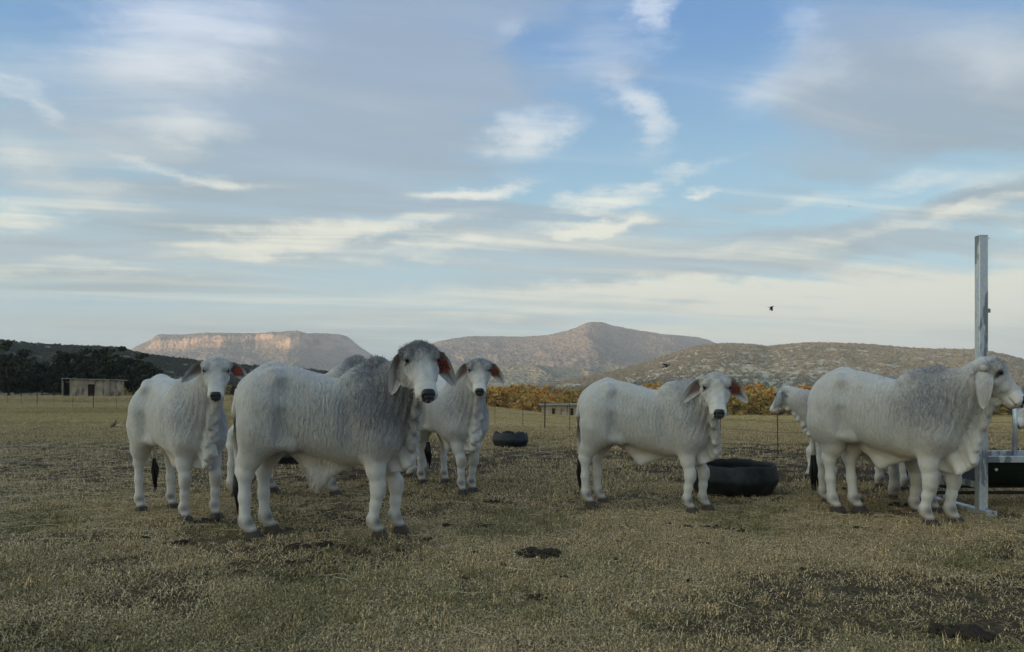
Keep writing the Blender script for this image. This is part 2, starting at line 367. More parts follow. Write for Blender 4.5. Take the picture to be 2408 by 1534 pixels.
# the long ridge behind the viewer that keeps the paddock in evening shade
def back_ridge():
    n_, k_ = 220, 24
    ub = np.linspace(-4200, 1500, n_)
    v, f = [], []
    hgt = np.interp(ub, [-4200, -2300, -1850, -1480, -1200, -900, -620, -300, 0, 400, 1500], [265, 265, 225, 155.5, 121.5, 107, 88, 70, 60, 52, 46]) + (fbm(ub / 120, ub * 0, 4, 77) - .5) * 7
    for i in range(n_):
        for j in range(k_):
            w = j / (k_ - 1); s_ = math.sin(w * PI) ** 1.3
            yy = -300 - 420 * w - .10 * abs(ub[i])
            v.append((ub[i], yy, -4 + (hgt[i] + 4) * s_))
    v = np.array(v)
    v[:, 2] += (fbm(v[:, 0] / 25, v[:, 1] / 25, 3, 5) - .5) * 3
    ii, jj = np.meshgrid(np.arange(n_ - 1), np.arange(k_ - 1), indexing='ij'); q0 = (ii * k_ + jj).ravel()
    tag(link('shading_ridge', mesh_np('shading_ridge', v, np.stack([q0, q0 + k_, q0 + k_ + 1, q0 + 1], 1)), bpy.data.materials['dark_hill_bush']), kind='structure')
back_ridge()
def hide_mat():
    m, t, b = new_mat('white_grey_hide', 0.75, 0.25)
    co = t.node('ShaderNodeTexCoord').outputs['Object']
    grey, dark, warm, wr = t.attr('grey'), t.attr('dark'), t.attr('warm'), t.attr('wrinkle')
    n1 = t.noise(co, 3.2, 5, 0.6); n2 = t.noise(co, 14.0, 5, 0.65)
    hairv = t.noise(t.mapping(co, sc=(70, 70, 16)), 1.0, 4, 0.7)
    g = t.m('ADD', grey, t.m('MULTIPLY', t.m('SUBTRACT', n1, 0.5), 0.45))
    g = t.m('ADD', g, t.m('MULTIPLY', t.m('SUBTRACT', n2, 0.5), 0.42))
    g = t.m('ADD', g, t.m('MULTIPLY', t.m('MULTIPLY', t.m('SUBTRACT', hairv, 0.5), 1.3), t.m('ADD', t.m('MULTIPLY', grey, 1.1), 0.12)), clamp=True)
    c = t.mix(g, (0.605, 0.580, 0.530), (0.115, 0.115, 0.122))
    c = t.mix(warm, c, (0.50, 0.385, 0.27))
    dirt = t.step(t.noise(co, 9.0, 6, 0.7), 0.56, 0.78)
    c = t.mix(t.m('MULTIPLY', dirt, 0.16), c, (0.28, 0.21, 0.14))
    c = t.mix(t.attr('pink'), c, (0.075, 0.034, 0.030))
    c = t.mix(dark, c, (0.022, 0.020, 0.022))
    t.l.new(c, b.inputs['Base Color'])
    # folds of loose skin, and the nap of the coat
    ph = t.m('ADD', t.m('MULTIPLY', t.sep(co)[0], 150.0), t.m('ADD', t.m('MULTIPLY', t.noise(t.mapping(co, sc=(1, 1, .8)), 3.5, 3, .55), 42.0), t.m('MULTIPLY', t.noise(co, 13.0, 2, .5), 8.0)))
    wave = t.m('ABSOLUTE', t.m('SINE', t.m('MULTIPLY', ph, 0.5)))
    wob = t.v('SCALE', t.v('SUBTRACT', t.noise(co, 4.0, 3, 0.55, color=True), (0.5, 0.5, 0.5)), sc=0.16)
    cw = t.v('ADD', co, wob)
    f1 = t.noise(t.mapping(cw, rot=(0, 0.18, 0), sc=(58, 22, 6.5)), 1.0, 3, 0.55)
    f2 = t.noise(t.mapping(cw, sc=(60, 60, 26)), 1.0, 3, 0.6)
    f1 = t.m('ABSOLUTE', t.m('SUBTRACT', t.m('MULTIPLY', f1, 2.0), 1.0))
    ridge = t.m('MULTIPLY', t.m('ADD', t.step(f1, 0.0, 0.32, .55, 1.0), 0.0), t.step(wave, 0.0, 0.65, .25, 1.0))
    c = t.mix(t.m('MULTIPLY', t.m('MULTIPLY', t.m('SUBTRACT', 1.0, ridge), wr), t.m('MULTIPLY', t.m('ADD', grey, 0.10), 0.85), clamp=True), c, (0.10, 0.10, 0.11))  # wrinkle valleys painted darker in the hide colour, deepening the shade of the folds
    t.l.new(c, b.inputs['Base Color'])
    h = t.m('ADD', t.m('MULTIPLY', t.m('MULTIPLY', ridge, wr), 0.55), t.m('MULTIPLY', f2, t.m('ADD', 0.10, t.m('MULTIPLY', wr, 0.25))))
    bp = t.node('ShaderNodeBump'); bp.inputs['Strength'].default_value = 1.0; bp.inputs['Distance'].default_value = 0.020
    t.l.new(h, bp.inputs['Height']); t.l.new(bp.outputs[0], b.inputs['Normal'])
    b.inputs['Sheen Weight'].default_value = 0.25; b.inputs['Sheen Roughness'].default_value = 0.6
    return m
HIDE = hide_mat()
M_EYE = flat_mat('wet_dark_eye', (0.006, 0.005, 0.006), 0.35, 0.25)
M_NOSE = flat_mat('wet_black_nose', (0.008, 0.008, 0.009), 0.32, 0.5)
M_HOOF = flat_mat('horn_hoof', (0.055, 0.042, 0.034), 0.6, 0.3, var=0.3, scale=60)
M_SWITCH = flat_mat('black_tail_hair', (0.012, 0.011, 0.012), 0.55, 0.4)
M_EARIN = flat_mat('dark_pink_inner_ear', (0.115, 0.052, 0.045), 0.7, 0.2, var=0.4, scale=26)
M_TAG = flat_mat('orange_plastic_tag', (0.21, 0.042, 0.016), 0.5, 0.35, var=0.12)  # orange darkened to carry the shade inside the ear
M_INK = flat_mat('black_marker_ink', (0.01, 0.008, 0.01), 0.6, 0.3)

# ------------------------------------------------------------------ sculpting a body as a distance field
class Field:
    def __init__(s, lo, hi, h):
        s.h = h; s.lo = np.array(lo, float)
        s.n = np.ceil((np.array(hi) - s.lo) / h).astype(int) + 1
        s.f = np.full(s.n, 0.25, np.float32)
        s.ax = [s.lo[i] + h * np.arange(s.n[i]) for i in range(3)]
    def sub(s, lo, hi):
        i0 = np.clip(np.floor((np.array(lo) - s.lo) / s.h).astype(int), 0, s.n - 1)
        i1 = np.clip(np.ceil((np.array(hi) - s.lo) / s.h).astype(int) + 1, 1, s.n)
        sl = tuple(slice(a, b) for a, b in zip(i0, i1))
        g = [s.ax[i][sl[i]].astype(np.float32) for i in range(3)]
        return sl, g[0][:, None, None], g[1][None, :, None], g[2][None, None, :]
    def blend(s, sl, d, k, cut=False):
        a = s.f[sl]
        if cut:
            d = -d
            hh = np.maximum(k - np.abs(a - d), 0) / k
            s.f[sl] = np.maximum(a, d) + hh * hh * k * 0.25
        else:
            hh = np.maximum(k - np.abs(a - d), 0) / k
            s.f[sl] = np.minimum(a, d) - hh * hh * k * 0.25
    def cone(s, a, b, ra, rb, k=0.05, flat=None, cut=False):
        a = np.array(a, float); b = np.array(b, float); m = max(ra, rb) + k + 0.03
        sl, X, Y, Z = s.sub(np.minimum(a, b) - m, np.maximum(a, b) + m)
        if 0 in s.f[sl].shape: return
        ab = b - a; L = max(1e-6, float(ab @ ab))
        px, py, pz = X - a[0], Y - a[1], Z - a[2]
        t = np.clip((px * ab[0] + py * ab[1] + pz * ab[2]) / L, 0, 1)
        t = t * t * (3 - 2 * t) * 0.35 + t * 0.65
        qx, qy, qz = px - t * ab[0], py - t * ab[1], pz - t * ab[2]
        r = ra + (rb - ra) * t
        if flat is not None:                                   # squash along one direction
            u = nrm(flat[:3]); fk = flat[3]
            du = qx * u[0] + qy * u[1] + qz * u[2]
            q2 = qx * qx + qy * qy + qz * qz + du * du * (1 / fk ** 2 - 1)
            d = (np.sqrt(np.maximum(q2, 0)) - r) * (fk * 0.5 + 0.5)
        else:
            d = np.sqrt(qx * qx + qy * qy + qz * qz) - r
        s.blend(sl, d.astype(np.float32), k, cut)
    def chain(s, pts, rad, k=0.05, flat=None):
        for i in range(len(pts) - 1): s.cone(pts[i], pts[i + 1], rad[i], rad[i + 1], k, flat)
    def loft(s, O, A, S_, N, st, e=2.2, k=0.05):               # st rows: t, half-width, upper, lower (along N)
        O, A, S_, N = [np.array(v, float) for v in (O, A, S_, N)]
        st = np.array(st, float)
        tt = np.linspace(st[0, 0], st[-1, 0], 90)
        cols = []
        for c in range(1, 4):
            y = st[:, c]; x = st[:, 0]
            mm = np.gradient(y, x)
            i = np.clip(np.searchsorted(x, tt) - 1, 0, len(x) - 2)
            hh = x[i + 1] - x[i]; u = (tt - x[i]) / hh
            cols.append((2*u**3 - 3*u**2 + 1) * y[i] + (u**3 - 2*u**2 + u) * hh * mm[i] + (-2*u**3 + 3*u**2) * y[i + 1] + (u**3 - u**2) * hh * mm[i + 1])
        pts = [O + A * t + S_ * sw + N * n for t, w, up, dn in st for sw in (-w, w) for n in (up, dn)]
        m = k + 0.04
        sl, X, Y, Z = s.sub(np.min(pts, 0) - m, np.max(pts, 0) + m)
        px, py, pz = X - O[0], Y - O[1], Z - O[2]
        t = px * A[0] + py * A[1] + pz * A[2]
        sv = px * S_[0] + py * S_[1] + pz * S_[2]
        nv = px * N[0] + py * N[1] + pz * N[2]
        w = np.interp(t, tt, cols[0]); up = np.interp(t, tt, cols[1]); dn = np.interp(t, tt, cols[2])
        c = (up + dn) / 2; hgt = np.maximum((up - dn) / 2, 0.004); w = np.maximum(w, 0.004)
        rho = (np.abs(sv / w) ** e + np.abs((nv - c) / hgt) ** e) ** (1 / e)
        d = (rho - 1) * np.minimum(w, hgt)
        over = np.maximum(np.maximum(st[0, 0] - t, t - st[-1, 0]), 0)
        d = np.sqrt(np.maximum(d, 0) ** 2 + over ** 2) + np.minimum(d, 0)
        s.blend(sl, d.astype(np.float32), k)
    def mesh(s):                                               # surface nets
        f = s.f; n = s.n
        ins = f < 0
        c = np.zeros(n - 1, np.int8)
        for i in (0, 1):
            for j in (0, 1):
                for k in (0, 1):
                    c += ins[i:n[0] - 1 + i, j:n[1] - 1 + j, k:n[2] - 1 + k]
        act = (c > 0) & (c < 8)
        idx = np.argwhere(act)
        num = np.full(n - 1, -1, np.int64); num[act] = np.arange(len(idx))
        acc = np.zeros((len(idx), 3)); cnt = np.zeros(len(idx))
        corners = [(i, j, k) for i in (0, 1) for j in (0, 1) for k in (0, 1)]
        for a in range(8):
            for b in range(a + 1, 8):
                ca, cb = np.array(corners[a]), np.array(corners[b])
                if abs(ca - cb).sum() != 1: continue
                va = f[tuple((idx + ca).T)]; vb = f[tuple((idx + cb).T)]
                cr = (va < 0) != (vb < 0)
                t = np.where(cr, va / np.where(cr, va - vb, 1), 0)
                p = idx + ca + (cb - ca) * t[:, None]
                acc[cr] += p[cr]; cnt[cr] += 1
        v = s.lo + (acc / cnt[:, None]) * s.h
        quads = []
        for ax in range(3):
            o = [0, 0, 0]; o[ax] = 1
            A_ = f[tuple(slice(0, n[i] - o[i]) for i in range(3))] < 0
            B_ = f[tuple(slice(o[i], n[i]) for i in range(3))] < 0
            cr = np.argwhere(A_ != B_)
            u, w = (ax + 1) % 3, (ax + 2) % 3
            ok = (cr[:, u] > 0) & (cr[:, w] > 0) & (cr[:, u] < n[u] - 1) & (cr[:, w] < n[w] - 1) & (cr[:, ax] < n[ax] - 1)
            cr = cr[ok]
            flip = A_[tuple(cr.T)]
            def g(du, dw):
                q_ = cr.copy(); q_[:, u] += du; q_[:, w] += dw; return num[tuple(q_.T)]
            Q = np.stack([g(-1, -1), g(0, -1), g(0, 0), g(-1, 0)], 1)
            Q = np.where(flip[:, None], Q, Q[:, ::-1])
            quads.append(Q)
        return v, np.concatenate(quads)

def ball(c, r, n=10, sq=(1, 1, 1)):
    v, f = [], []
    for i in range(n + 1):
        th = PI * i / n
        for j in range(n * 2):
            ph = PI * j / n
            v.append((c[0] + r * sq[0] * math.sin(th) * math.cos(ph), c[1] + r * sq[1] * math.sin(th) * math.sin(ph), c[2] + r * sq[2] * math.cos(th)))
    m = n * 2
    for i in range(n):
        for j in range(m): f.append((i * m + j, (i + 1) * m + j, (i + 1) * m + (j + 1) % m, i * m + (j + 1) % m))
    return v, f
def tube(pts, rad, n=8, squash=None):
    pts = [Vector(p) for p in pts]; v, f = [], []
    up = Vector((0, 0, 1))
    for i, p in enumerate(pts):
        d = (pts[min(i + 1, len(pts) - 1)] - pts[max(i - 1, 0)]).normalized()
        s_ = d.cross(up)
        if s_.length < 0.05: s_ = d.cross(Vector((1, 0, 0)))
        s_.normalize(); u = s_.cross(d).normalized()
        for j in range(n):
            a = 2 * PI * j / n
            v.append(p + s_ * math.cos(a) * rad[i] + u * math.sin(a) * rad[i])
    for i in range(len(pts) - 1):
        for j in range(n): f.append((i * n + j, i * n + (j + 1) % n, (i + 1) * n + (j + 1) % n, (i + 1) * n + j))
    f.append(tuple(range(n - 1, -1, -1))); f.append(tuple((len(pts) - 1) * n + j for j in range(n)))
    return v, f

def bez(p0, p1, p2, t): return (1 - t) ** 2 * p0 + 2 * t * (1 - t) * p1 + t * t * p2

def ear_mesh(side, base, e, f, L=0.25, Wd=0.115, droop=0.06, curl=0.9):
    """a long leaf-shaped ear: e = direction it grows, f = the way its hollow side faces"""
    e = nrm(e); f = nrm(np.array(f) - np.dot(f, e) * e); w = np.cross(e, f)
    nu, nv = 15, 9; outer, inner = [], []
    for i in range(nu):
        u = i / (nu - 1)
        wid = Wd * (0.5 * (0.34 + 0.66 * math.sin(min(1, u * 2.1) * PI / 2)) * (1 - max(0, u - 0.55) ** 2 * 4.4) ** 0.5 if u < 1 else 0.02)
        wid = max(wid, 0.004)
        cen = base + e * (u * L) + np.array((0, 0, -1)) * droop * u * u * 1.2 - f * 0.035 * math.sin(u * PI)
        for j in range(nv):
            s_ = j / (nv - 1) * 2 - 1
            ang = s_ * curl * (1 - 0.55 * u) * (1.25 if u < 0.25 else 1)
            rad_ = wid / max(0.4, curl * 0.75)
            p = cen + w * math.sin(ang) * rad_ + f * (1 - math.cos(ang)) * rad_
            outer.append(p - f * 0.004); inner.append(p + f * 0.004)
    v = outer + inner; fs = []; mats = []; K = nu * nv
    for i in range(nu - 1):
        for j in range(nv - 1):
            a = i * nv + j
            fs.append((a, a + nv, a + nv + 1, a + 1)); mats.append(0)
            fs.append((K + a, K + a + 1, K + a + nv + 1, K + a + nv)); mats.append(1 if 1 <= j <= nv - 3 and i < nu * .62 else 0)
    rim = [i * nv for i in range(nu)] + [(nu - 1) * nv + j for j in range(1, nv)] + [i * nv + nv - 1 for i in range(nu - 2, -1, -1)]
    for a, b in zip(rim, rim[1:]): fs.append((a, b, K + b, K + a)); mats.append(0)
    me = mesh_py('ear', v, fs, True)
    me.materials.append(HIDE)
    pk = [0.0] * (nu * nv)
    for i in range(nu):
        for j in range(nv):
            u, s_ = i / (nu - 1), abs(j / (nv - 1) * 2 - 1)
            pk.append(max(0, min(1, (1.15 - s_ * 1.05 - abs(u - .28) * 1.35) * 1.6)) * .85)
    at_ = me.attributes.new('pink', 'FLOAT', 'POINT'); at_.data.foreach_set('value', np.array(pk, np.float32))
    return me, inner, nv, f, w, e

def text_mesh(body, size):
    c = bpy.data.curves.new('lettering', 'FONT'); c.body = body; c.size = size; c.align_x = 'CENTER'; c.align_y = 'CENTER'
    c.extrude = 0.0012; c.offset = size * 0.012; c.resolution_u = 4
    o = bpy.data.objects.new('lettering', c); COL.objects.link(o)
    bpy.context.view_layer.update()
    me = bpy.data.meshes.new_from_object(o.evaluated_get(bpy.context.evaluated_depsgraph_get()))
    bpy.data.objects.remove(o); me.name = 'lettering'; me.materials.clear()
    return me

GREYS = dict(base=0.13, neck=0.45, hump=0.5, shoulder=0.35, poll=0.25, rump=0.10, face=0.16)
def make_cow(label, loc, heading, sc, feet=None, head=None, ears=None, tag_text=None, grey=None, res=0.0125, wrinkle=0.5,
             sheath=0.3, bulk=1.0, tail_swing=0.0, dewlap=1.0, hump=1.0, tag_side=1, seed=0, hair=0.0, face_len=.94, stretch=1.0, polldark=0.0, lt=1.0, nt=1.0):
    """feet: dict RH LH RF LF -> (x, y) on the ground in the animal's own frame; head: poll (x,y,z), yaw, pitch, roll in degrees"""
    rg = random.Random(seed)
    G = dict(GREYS); G.update(grey or {})
    root = empty('cow', loc, heading, sc); root.scale = (sc * stretch, sc, sc)
    tag(root, label, 'cow', 'white and grey humped cattle standing in the paddock')
    FT = dict(RH=(-0.53, -0.14), LH=(-0.47, 0.14), RF=(0.47, -0.13), LF=(0.53, 0.13)); FT.update(feet or {})
    hp = dict(poll=(0.78, 0.0, 1.38), yaw=0, pitch=45, roll=0, size=1.0); hp.update(head or {})
    P = np.array(hp['poll'], float); yw, pt, rl = R(hp['yaw']), R(hp['pitch']), R(hp['roll']); hs = hp['size']
    A = np.array((math.cos(pt) * math.cos(yw), math.cos(pt) * math.sin(yw), -math.sin(pt)))
    N0 = np.array((math.sin(pt) * math.cos(yw), math.sin(pt) * math.sin(yw), math.cos(pt))); S0 = np.cross(N0, A)
    S_ = S0 * math.cos(rl) + N0 * math.sin(rl); N = np.cross(A, S_)
    def H(t, s_, n): return P + (A * t * face_len + S_ * s_ + N * n) * hs
    muz = H(0.52, 0, 0)
    lo = np.minimum(np.array((-0.95, -0.45, -0.02)), muz - 0.16); lo = np.minimum(lo, P - 0.28)
    hi = np.maximum(np.array((0.86, 0.45, 1.52)), muz + 0.16); hi = np.maximum(hi, P + 0.20)
    for q_ in FT.values(): lo[:2] = np.minimum(lo[:2], np.array(q_) - 0.12); hi[:2] = np.maximum(hi[:2], np.array(q_) + 0.12)
    fd = Field(lo, hi, res)
    b = bulk
    # barrel: x, half-width, top, bottom
    fd.loft((0, 0, 0), (1, 0, 0), (0, 1, 0), (0, 0, 1), [
        (-0.655, .045, 1.10, .98), (-0.62, .12*b, 1.165, .86), (-0.55, .185*b, 1.235, .76), (-0.45, .235*b, 1.285, .70), (-0.35, .25*b, 1.30, .70),
        (-0.23, .25*b, 1.292, .685), (-0.10, .27*b, 1.26, .62), (0.05, .28*b, 1.22, .575), (0.20, .28*b, 1.19, .545), (0.35, .255*b, 1.19, .535),
        (0.48, .215*b, 1.19, .55), (0.57, .175*b, 1.14, .59), (0.64, .12, 1.05, .66), (0.68, .06, .96, .76)], e=2.25, k=0.05)
    # spine ridge, tail head, hips
    fd.cone((-0.61, 0, 1.14), (-0.38, 0, 1.265), .055, .05, .09)
    for s_ in (-1, 1):
        fd.cone((-0.34, s_*.175*b, 1.225), (-0.30, s_*.205*b, 1.18), .05, .05, .06)
        fd.cone((-0.58, s_*.09*b, 1.06), (-0.55, s_*.11*b, 1.0), .065, .08, .07)
    # hump
    hm = hump
    fd.cone((0.31, 0, 1.13 + .05*hm), (0.50, 0, 1.10 + .08*hm), .085, .11, .07, flat=(0, 1, 0, .8))
    fd.cone((0.375, 0, 1.17 + .10*hm), (0.455, 0, 1.18 + .115*hm), .085, .088, .055, flat=(0, 1, 0, .85))
    # neck
    throat = H(0.12, 0, -0.115); nape = H(0.015, 0, -0.055)
    neckdir = nape - np.array((0.45, 0, 1.12)); 
    c_up = np.array((0.60, 0.25 * nape[1], 1.10 + 0.45 * max(-.4, nape[2] - 1.25)))
    c_lo = np.array((0.66, 0.30 * throat[1], 0.98 + 0.35 * max(-.5, throat[2] - 1.2)))
    n_ = 7
    u0 = np.array((0.42, 0, 1.10)); l0 = np.array((0.56, 0, 0.88))
    up_pts = [bez(u0, c_up, nape, i / (n_ - 1)) for i in range(n_)]
    lo_pts = [bez(l0, c_lo, throat, i / (n_ - 1)) for i in range(n_)]
    fd.chain(up_pts, [.125*nt, .118*nt, .11*nt, .10*nt, .09*nt, .082*nt, .075*hs], .07)
    fd.chain(lo_pts, [.15*nt, .135*nt, .115*nt, .10*nt, .088*nt, .078*nt, .068*hs], .08)
    mid = [(a * .5 + c_ * .5) for a, c_ in zip(up_pts, lo_pts)]
    fd.chain(mid, [.15*nt, .14*nt, .125*nt, .11*nt, .10*nt, .088*nt, .08*hs], .08)
    # shoulders and forelegs
    cols = {}
    for nm, sd_ in (('RF', -1), ('LF', 1)):
        fx, fy = FT[nm]; y0 = sd_ * .165 * b
        fd.cone((0.30, sd_*.10*b, 1.16), (0.44, sd_*.17*b, .86), .12, .125, .09, flat=(0, 1, 0, .75))
        fd.cone((0.44, sd_*.165*b, .90), (0.50, sd_*.15*b, .74), .12, .115, .09)
        kx, ky = fx * .8 + .46 * .2 + .02, fy * .82 + y0 * .18
        el_ = np.array((0.44, y0, .70)); kn = np.array((kx, ky, .375)); fe = np.array((fx - .015, fy, .135)); pa = np.array((fx + .025, fy, .055))
        fd.cone(el_ + (0, 0, .06), el_ * .45 + kn * .55, .112*(lt*.5+.5), .076*lt, .07)
        fd.cone(el_ * .45 + kn * .55, kn, .076*lt, .058*lt, .04)
        fd.cone(kn + (.006, 0, .02), kn + (.006, 0, -.03), .061*lt, .055*lt, .035)
        fd.cone(kn + (0, 0, -.03), kn * .5 + fe * .5, .050*lt, .0435*lt, .035)
        fd.cone(kn * .5 + fe * .5, fe, .0435*lt, .045*lt, .035)
        fd.cone(fe + (-.004, 0, .0), fe + (0, 0, -.01), .048*lt, .046*lt, .035)
        fd.cone(fe, pa + (0, 0, .012), .042*lt, .044*lt, .03)
        cols[nm] = (kn, fe, pa)
    # thighs and hind legs
    for nm, sd_ in (('RH', -1), ('LH', 1)):
        fx, fy = FT[nm]
        fd.cone((-0.43, sd_*.135*b, 1.05), (-0.44, sd_*.16*b, .84), .165*b, .145*b, .09, flat=(0, 1, 0, .85))
        fd.cone((-0.49, sd_*.12*b, .98), (-0.49, sd_*.14*b, .74), .12, .10, .08)
        stf = np.array((-0.33, sd_*.165*b, .77))
        fd.cone((-0.38, sd_*.16*b, .98), stf, .15, .10, .09)
        hk = np.array((fx * .85 - .55 * .15 - .035, fy * .85 + sd_*.145 * .15, .49)); fe = np.array((fx - .03, fy, .135)); pa = np.array((fx + .02, fy, .055))
        fd.cone((-0.46, sd_*.16*b, .82), hk + (.045, 0, .13), .145, .085, .08)
        fd.cone(stf, hk + (.06, 0, .12), .09, .065, .07)
        fd.cone(hk + (.045, 0, .12), hk + (.012, 0, .0), .082*lt, .062*lt, .05)
        fd.cone(hk + (-.03, 0, .10), hk + (-.042, 0, .015), .030*lt, .034*lt, .03)
        fd.cone(hk + (.005, 0, .0), (hk + fe) * .5, .056*lt, .046*lt, .04)
        fd.cone((hk + fe) * .5, fe, .046*lt, .046*lt, .035)
        fd.cone(fe, fe + (0, 0, -.01), .049*lt, .047*lt, .035)
        fd.cone(fe, pa + (0, 0, .012), .043*lt, .045*lt, .03)
        fd.cone(stf + (.01, 0, -.02), (-0.20, sd_*.15*b, .70), .045, .05, .07)          # flank fold
        cols[nm] = (hk, fe, pa)
    for s_ in (-1, 1):                                                                   # hollows: behind the shoulder, before the hip, before the thigh
        fd.cone((0.235, s_*.315*b, 1.0), (0.27, s_*.295*b, .68), .035, .035, .07, cut=True)
        fd.cone((-0.20, s_*.325*b, 1.13), (-0.12, s_*.33*b, 1.08), .06, .05, .10, cut=True)
        fd.cone((-0.235, s_*.30*b, .92), (-0.255, s_*.275*b, .76), .03, .035, .06, cut=True)
    # belly fold and sheath
    sh = sheath
    fd.cone((-0.20, 0, .66), (0.10, 0, .56), .05, .06, .06)
    fd.cone((-0.12, 0, .62), (-0.02, 0, .56 - .16*sh), .045 + .02*sh, .035 + .015*sh, .06, flat=(0, 1, 0, .7))
    fd.cone((0.20, 0, .56), (-0.02, 0, .56 - .14*sh), .03, .03 + .015*sh, .07, flat=(0, 1, 0, .7))
    fd.cone((-0.28, 0, .70), (-0.02, 0, .57 - .12*sh), .03, .03, .06, flat=(0, 1, 0, .7))
    fd.cone((-0.52, 0, .84), (-0.50, 0, .74), .07, .05, .05)                            # scrotum / udder skin
    # head
    fd.loft(P, A * 1.0, S_, N, [(t * hs * face_len, w * hs, u_ * hs, d_ * hs) for t, w, u_, d_ in [
        (-0.035, .055, .00, -.07), (0.0, .100, .034, -.10), (0.045, .122, .054, -.125), (0.10, .130, .058, -.145), (0.15, .124, .052, -.155),
        (0.20, .108, .046, -.150), (0.26, .090, .041, -.138), (0.32, .078, .034, -.120), (0.37, .079, .030, -.108), (0.41, .081, .026, -.100), (0.44, .075, .014, -.088), (0.458, .050, -.006, -.068)]], e=2.6, k=.04)
    fd.cone(H(.10, 0, .025), H(.02, 0, .012), .042 * hs, .035 * hs, .05)
    for s_ in (-1, 1):
        fd.cone(H(.08, s_*.098, .028), H(.13, s_*.112, .020), .030 * hs, .024 * hs, .03)   # brow
        fd.cone(H(.125, s_*.140, -.002), H(.16, s_*.138, -.012), .022 * hs, .018 * hs, .02, cut=True)
        fd.cone(H(.19, s_*.098, -.05), H(.27, s_*.080, -.045), .035 * hs, .026 * hs, .03)  # cheek
        fd.cone(H(.16, s_*.065, -.11), H(.24, s_*.055, -.11), .045 * hs, .035 * hs, .04)   # jaw
        fd.cone(H(.435, s_*.034, .014), H(.452, s_*.040, -.002), .011 * hs, .010 * hs, .012, cut=True)
        fd.cone(H(.03, s_*.085, -.03), H(.03, s_*.125, -.045), .04 * hs, .034 * hs, .03)   # ear root
    fd.cone(H(.435, -.06, -.052), H(.435, .06, -.052), .007, .007, .012, cut=True)
    for s_ in (-1, 1): fd.cone(H(.40, s_*.078, -.056), H(.33, s_*.084, -.060), .006, .005, .012, cut=True)
    fd.cone(H(.36, 0, -.082), H(.415, 0, -.076), .046 * hs, .036 * hs, .02)
    # dewlap: a curtain of skin from the chin to the brisket
    chin = H(.30, 0, -.115); dl = dewlap
    top = [chin, throat + (0, 0, -.03), lo_pts[5], lo_pts[4], lo_pts[3], lo_pts[2], lo_pts[1], np.array((.60, 0, .78)), np.array((.52, 0, .66)), np.array((.42, 0, .58))]
    hz = np.array((A[0], A[1], 0)) / max(.2, math.hypot(A[0], A[1]))
    bot = [chin + (0, 0, -.03), throat + hz * .05 + (0, 0, -.17 * dl), throat * .75 + lo_pts[4] * .25 + hz * .03 + (0, 0, -.27 * dl)]
    bot += [lo_pts[4] + np.array((.06, 0, -.27 * dl)), lo_pts[3] + np.array((.08, 0, -.30 * dl)), lo_pts[2] + np.array((.10, 0, -.30 * dl)), np.array((.735, 0, .86 - .25 * dl)),
            np.array((.70, 0, .78 - .23 * dl)), np.array((.62, 0, .68 - .19 * dl)), np.array((.42, 0, .49))]
    m_ = 96
    for i in range(m_ + 1):
        u = i / m_ * (len(top) - 1); j = min(int(u), len(top) - 2); w_ = u - j
        a_ = top[j] * (1 - w_) + top[j + 1] * w_; c_ = bot[j] * (1 - w_) + bot[j + 1] * w_
        rip = .020 * math.sin(i * .62 + seed) + .012 * math.sin(i * .29 + seed * 2)
        side = S_ * .5 + np.array((0, 1., 0)); side = nrm(side)
        c_ = c_ + np.array((0, 0, .012 * math.sin(i * .23 + seed)))
        mid_ = (a_ + c_) / 2 + side * rip * .7
        fd.cone(a_, mid_, .036, .019, .04); fd.cone(mid_, c_ + side * rip * 1.5, .019, .013, .03)
    # neck pleats as real relief
    X, Y, Z = [a_.astype(np.float32) for a_ in np.meshgrid(*fd.ax, indexing='ij', sparse=True)]
    nm_ = np.exp(-((X - .66) / .16) ** 2) * np.exp(-((Z - .98) / .25) ** 2)
    fd.f += (.0065 * wrinkle * np.sin(X * 95 + 9 * np.sin(Z * 4.0) + Y * 30) * nm_).astype(np.float32)
    fl = np.exp(-((X + .02) / .34) ** 2) * np.exp(-((Z - .86) / .22) ** 2)
    fd.f += (.0022 * wrinkle * np.sin(X * 175 + 5 * np.sin(Z * 5.0 + X * 3) + 2 * np.sin(Z * 13)) * fl).astype(np.float32)
    v, q_ = fd.mesh()
    # ---- colouring that belongs to the coat
    x, y, z = v.T
    g = np.full(len(v), G['base'])
    def bump(cx, cz, rx, rz, amp): return amp * np.exp(-(((x - cx) / rx) ** 2 + ((z - cz) / rz) ** 2))
    g += bump(.42, 1.33, .17, .13, G['hump']) + bump(.40, 1.0, .2, .24, G['shoulder']) + bump(.66, 1.05, .18, .26, G['neck']) + bump(-.2, 1.05, .45, .2, .12) - bump(-.6, .85, .18, .4, .08)
    leg = np.clip((.66 - z) / .14, 0, 1); g = g * (1 - leg) + .07 * leg
    hr = (v - P); t_ = hr @ A / (hs * face_len); s_ = hr @ S_ / hs; n2 = hr @ N / hs
    inhead = (t_ > -.06) & (t_ < .56) & (np.abs(s_) < .15) & (n2 > -.16) & (n2 < .14)
    inh = inhead & ((t_ > .02) | (n2 > -.12))
    gh = G['face'] + G['poll'] * np.clip(1.2 - t_ / .20, 0, 1) + .22 * np.exp(-((t_ - .22) / .07) ** 2) * np.clip((np.abs(s_) - .035) / .03, 0, 1)
    gh = gh + .10 * np.sin(s_ * 60 + t_ * 25) * np.sin(t_ * 48) * (t_ < .33)
    gh = np.where(t_ > .34, .05, gh)
    wgt = np.clip((t_ + .05) / .07, 0, 1) * inh
    g = g * (1 - wgt) + gh * wgt
    dk = np.zeros(len(v))
    muzz = inhead & (t_ > .412) & (n2 > -.040) & (np.abs(s_) < .047)
    dk = np.maximum(dk, np.where(muzz, 1, 0))
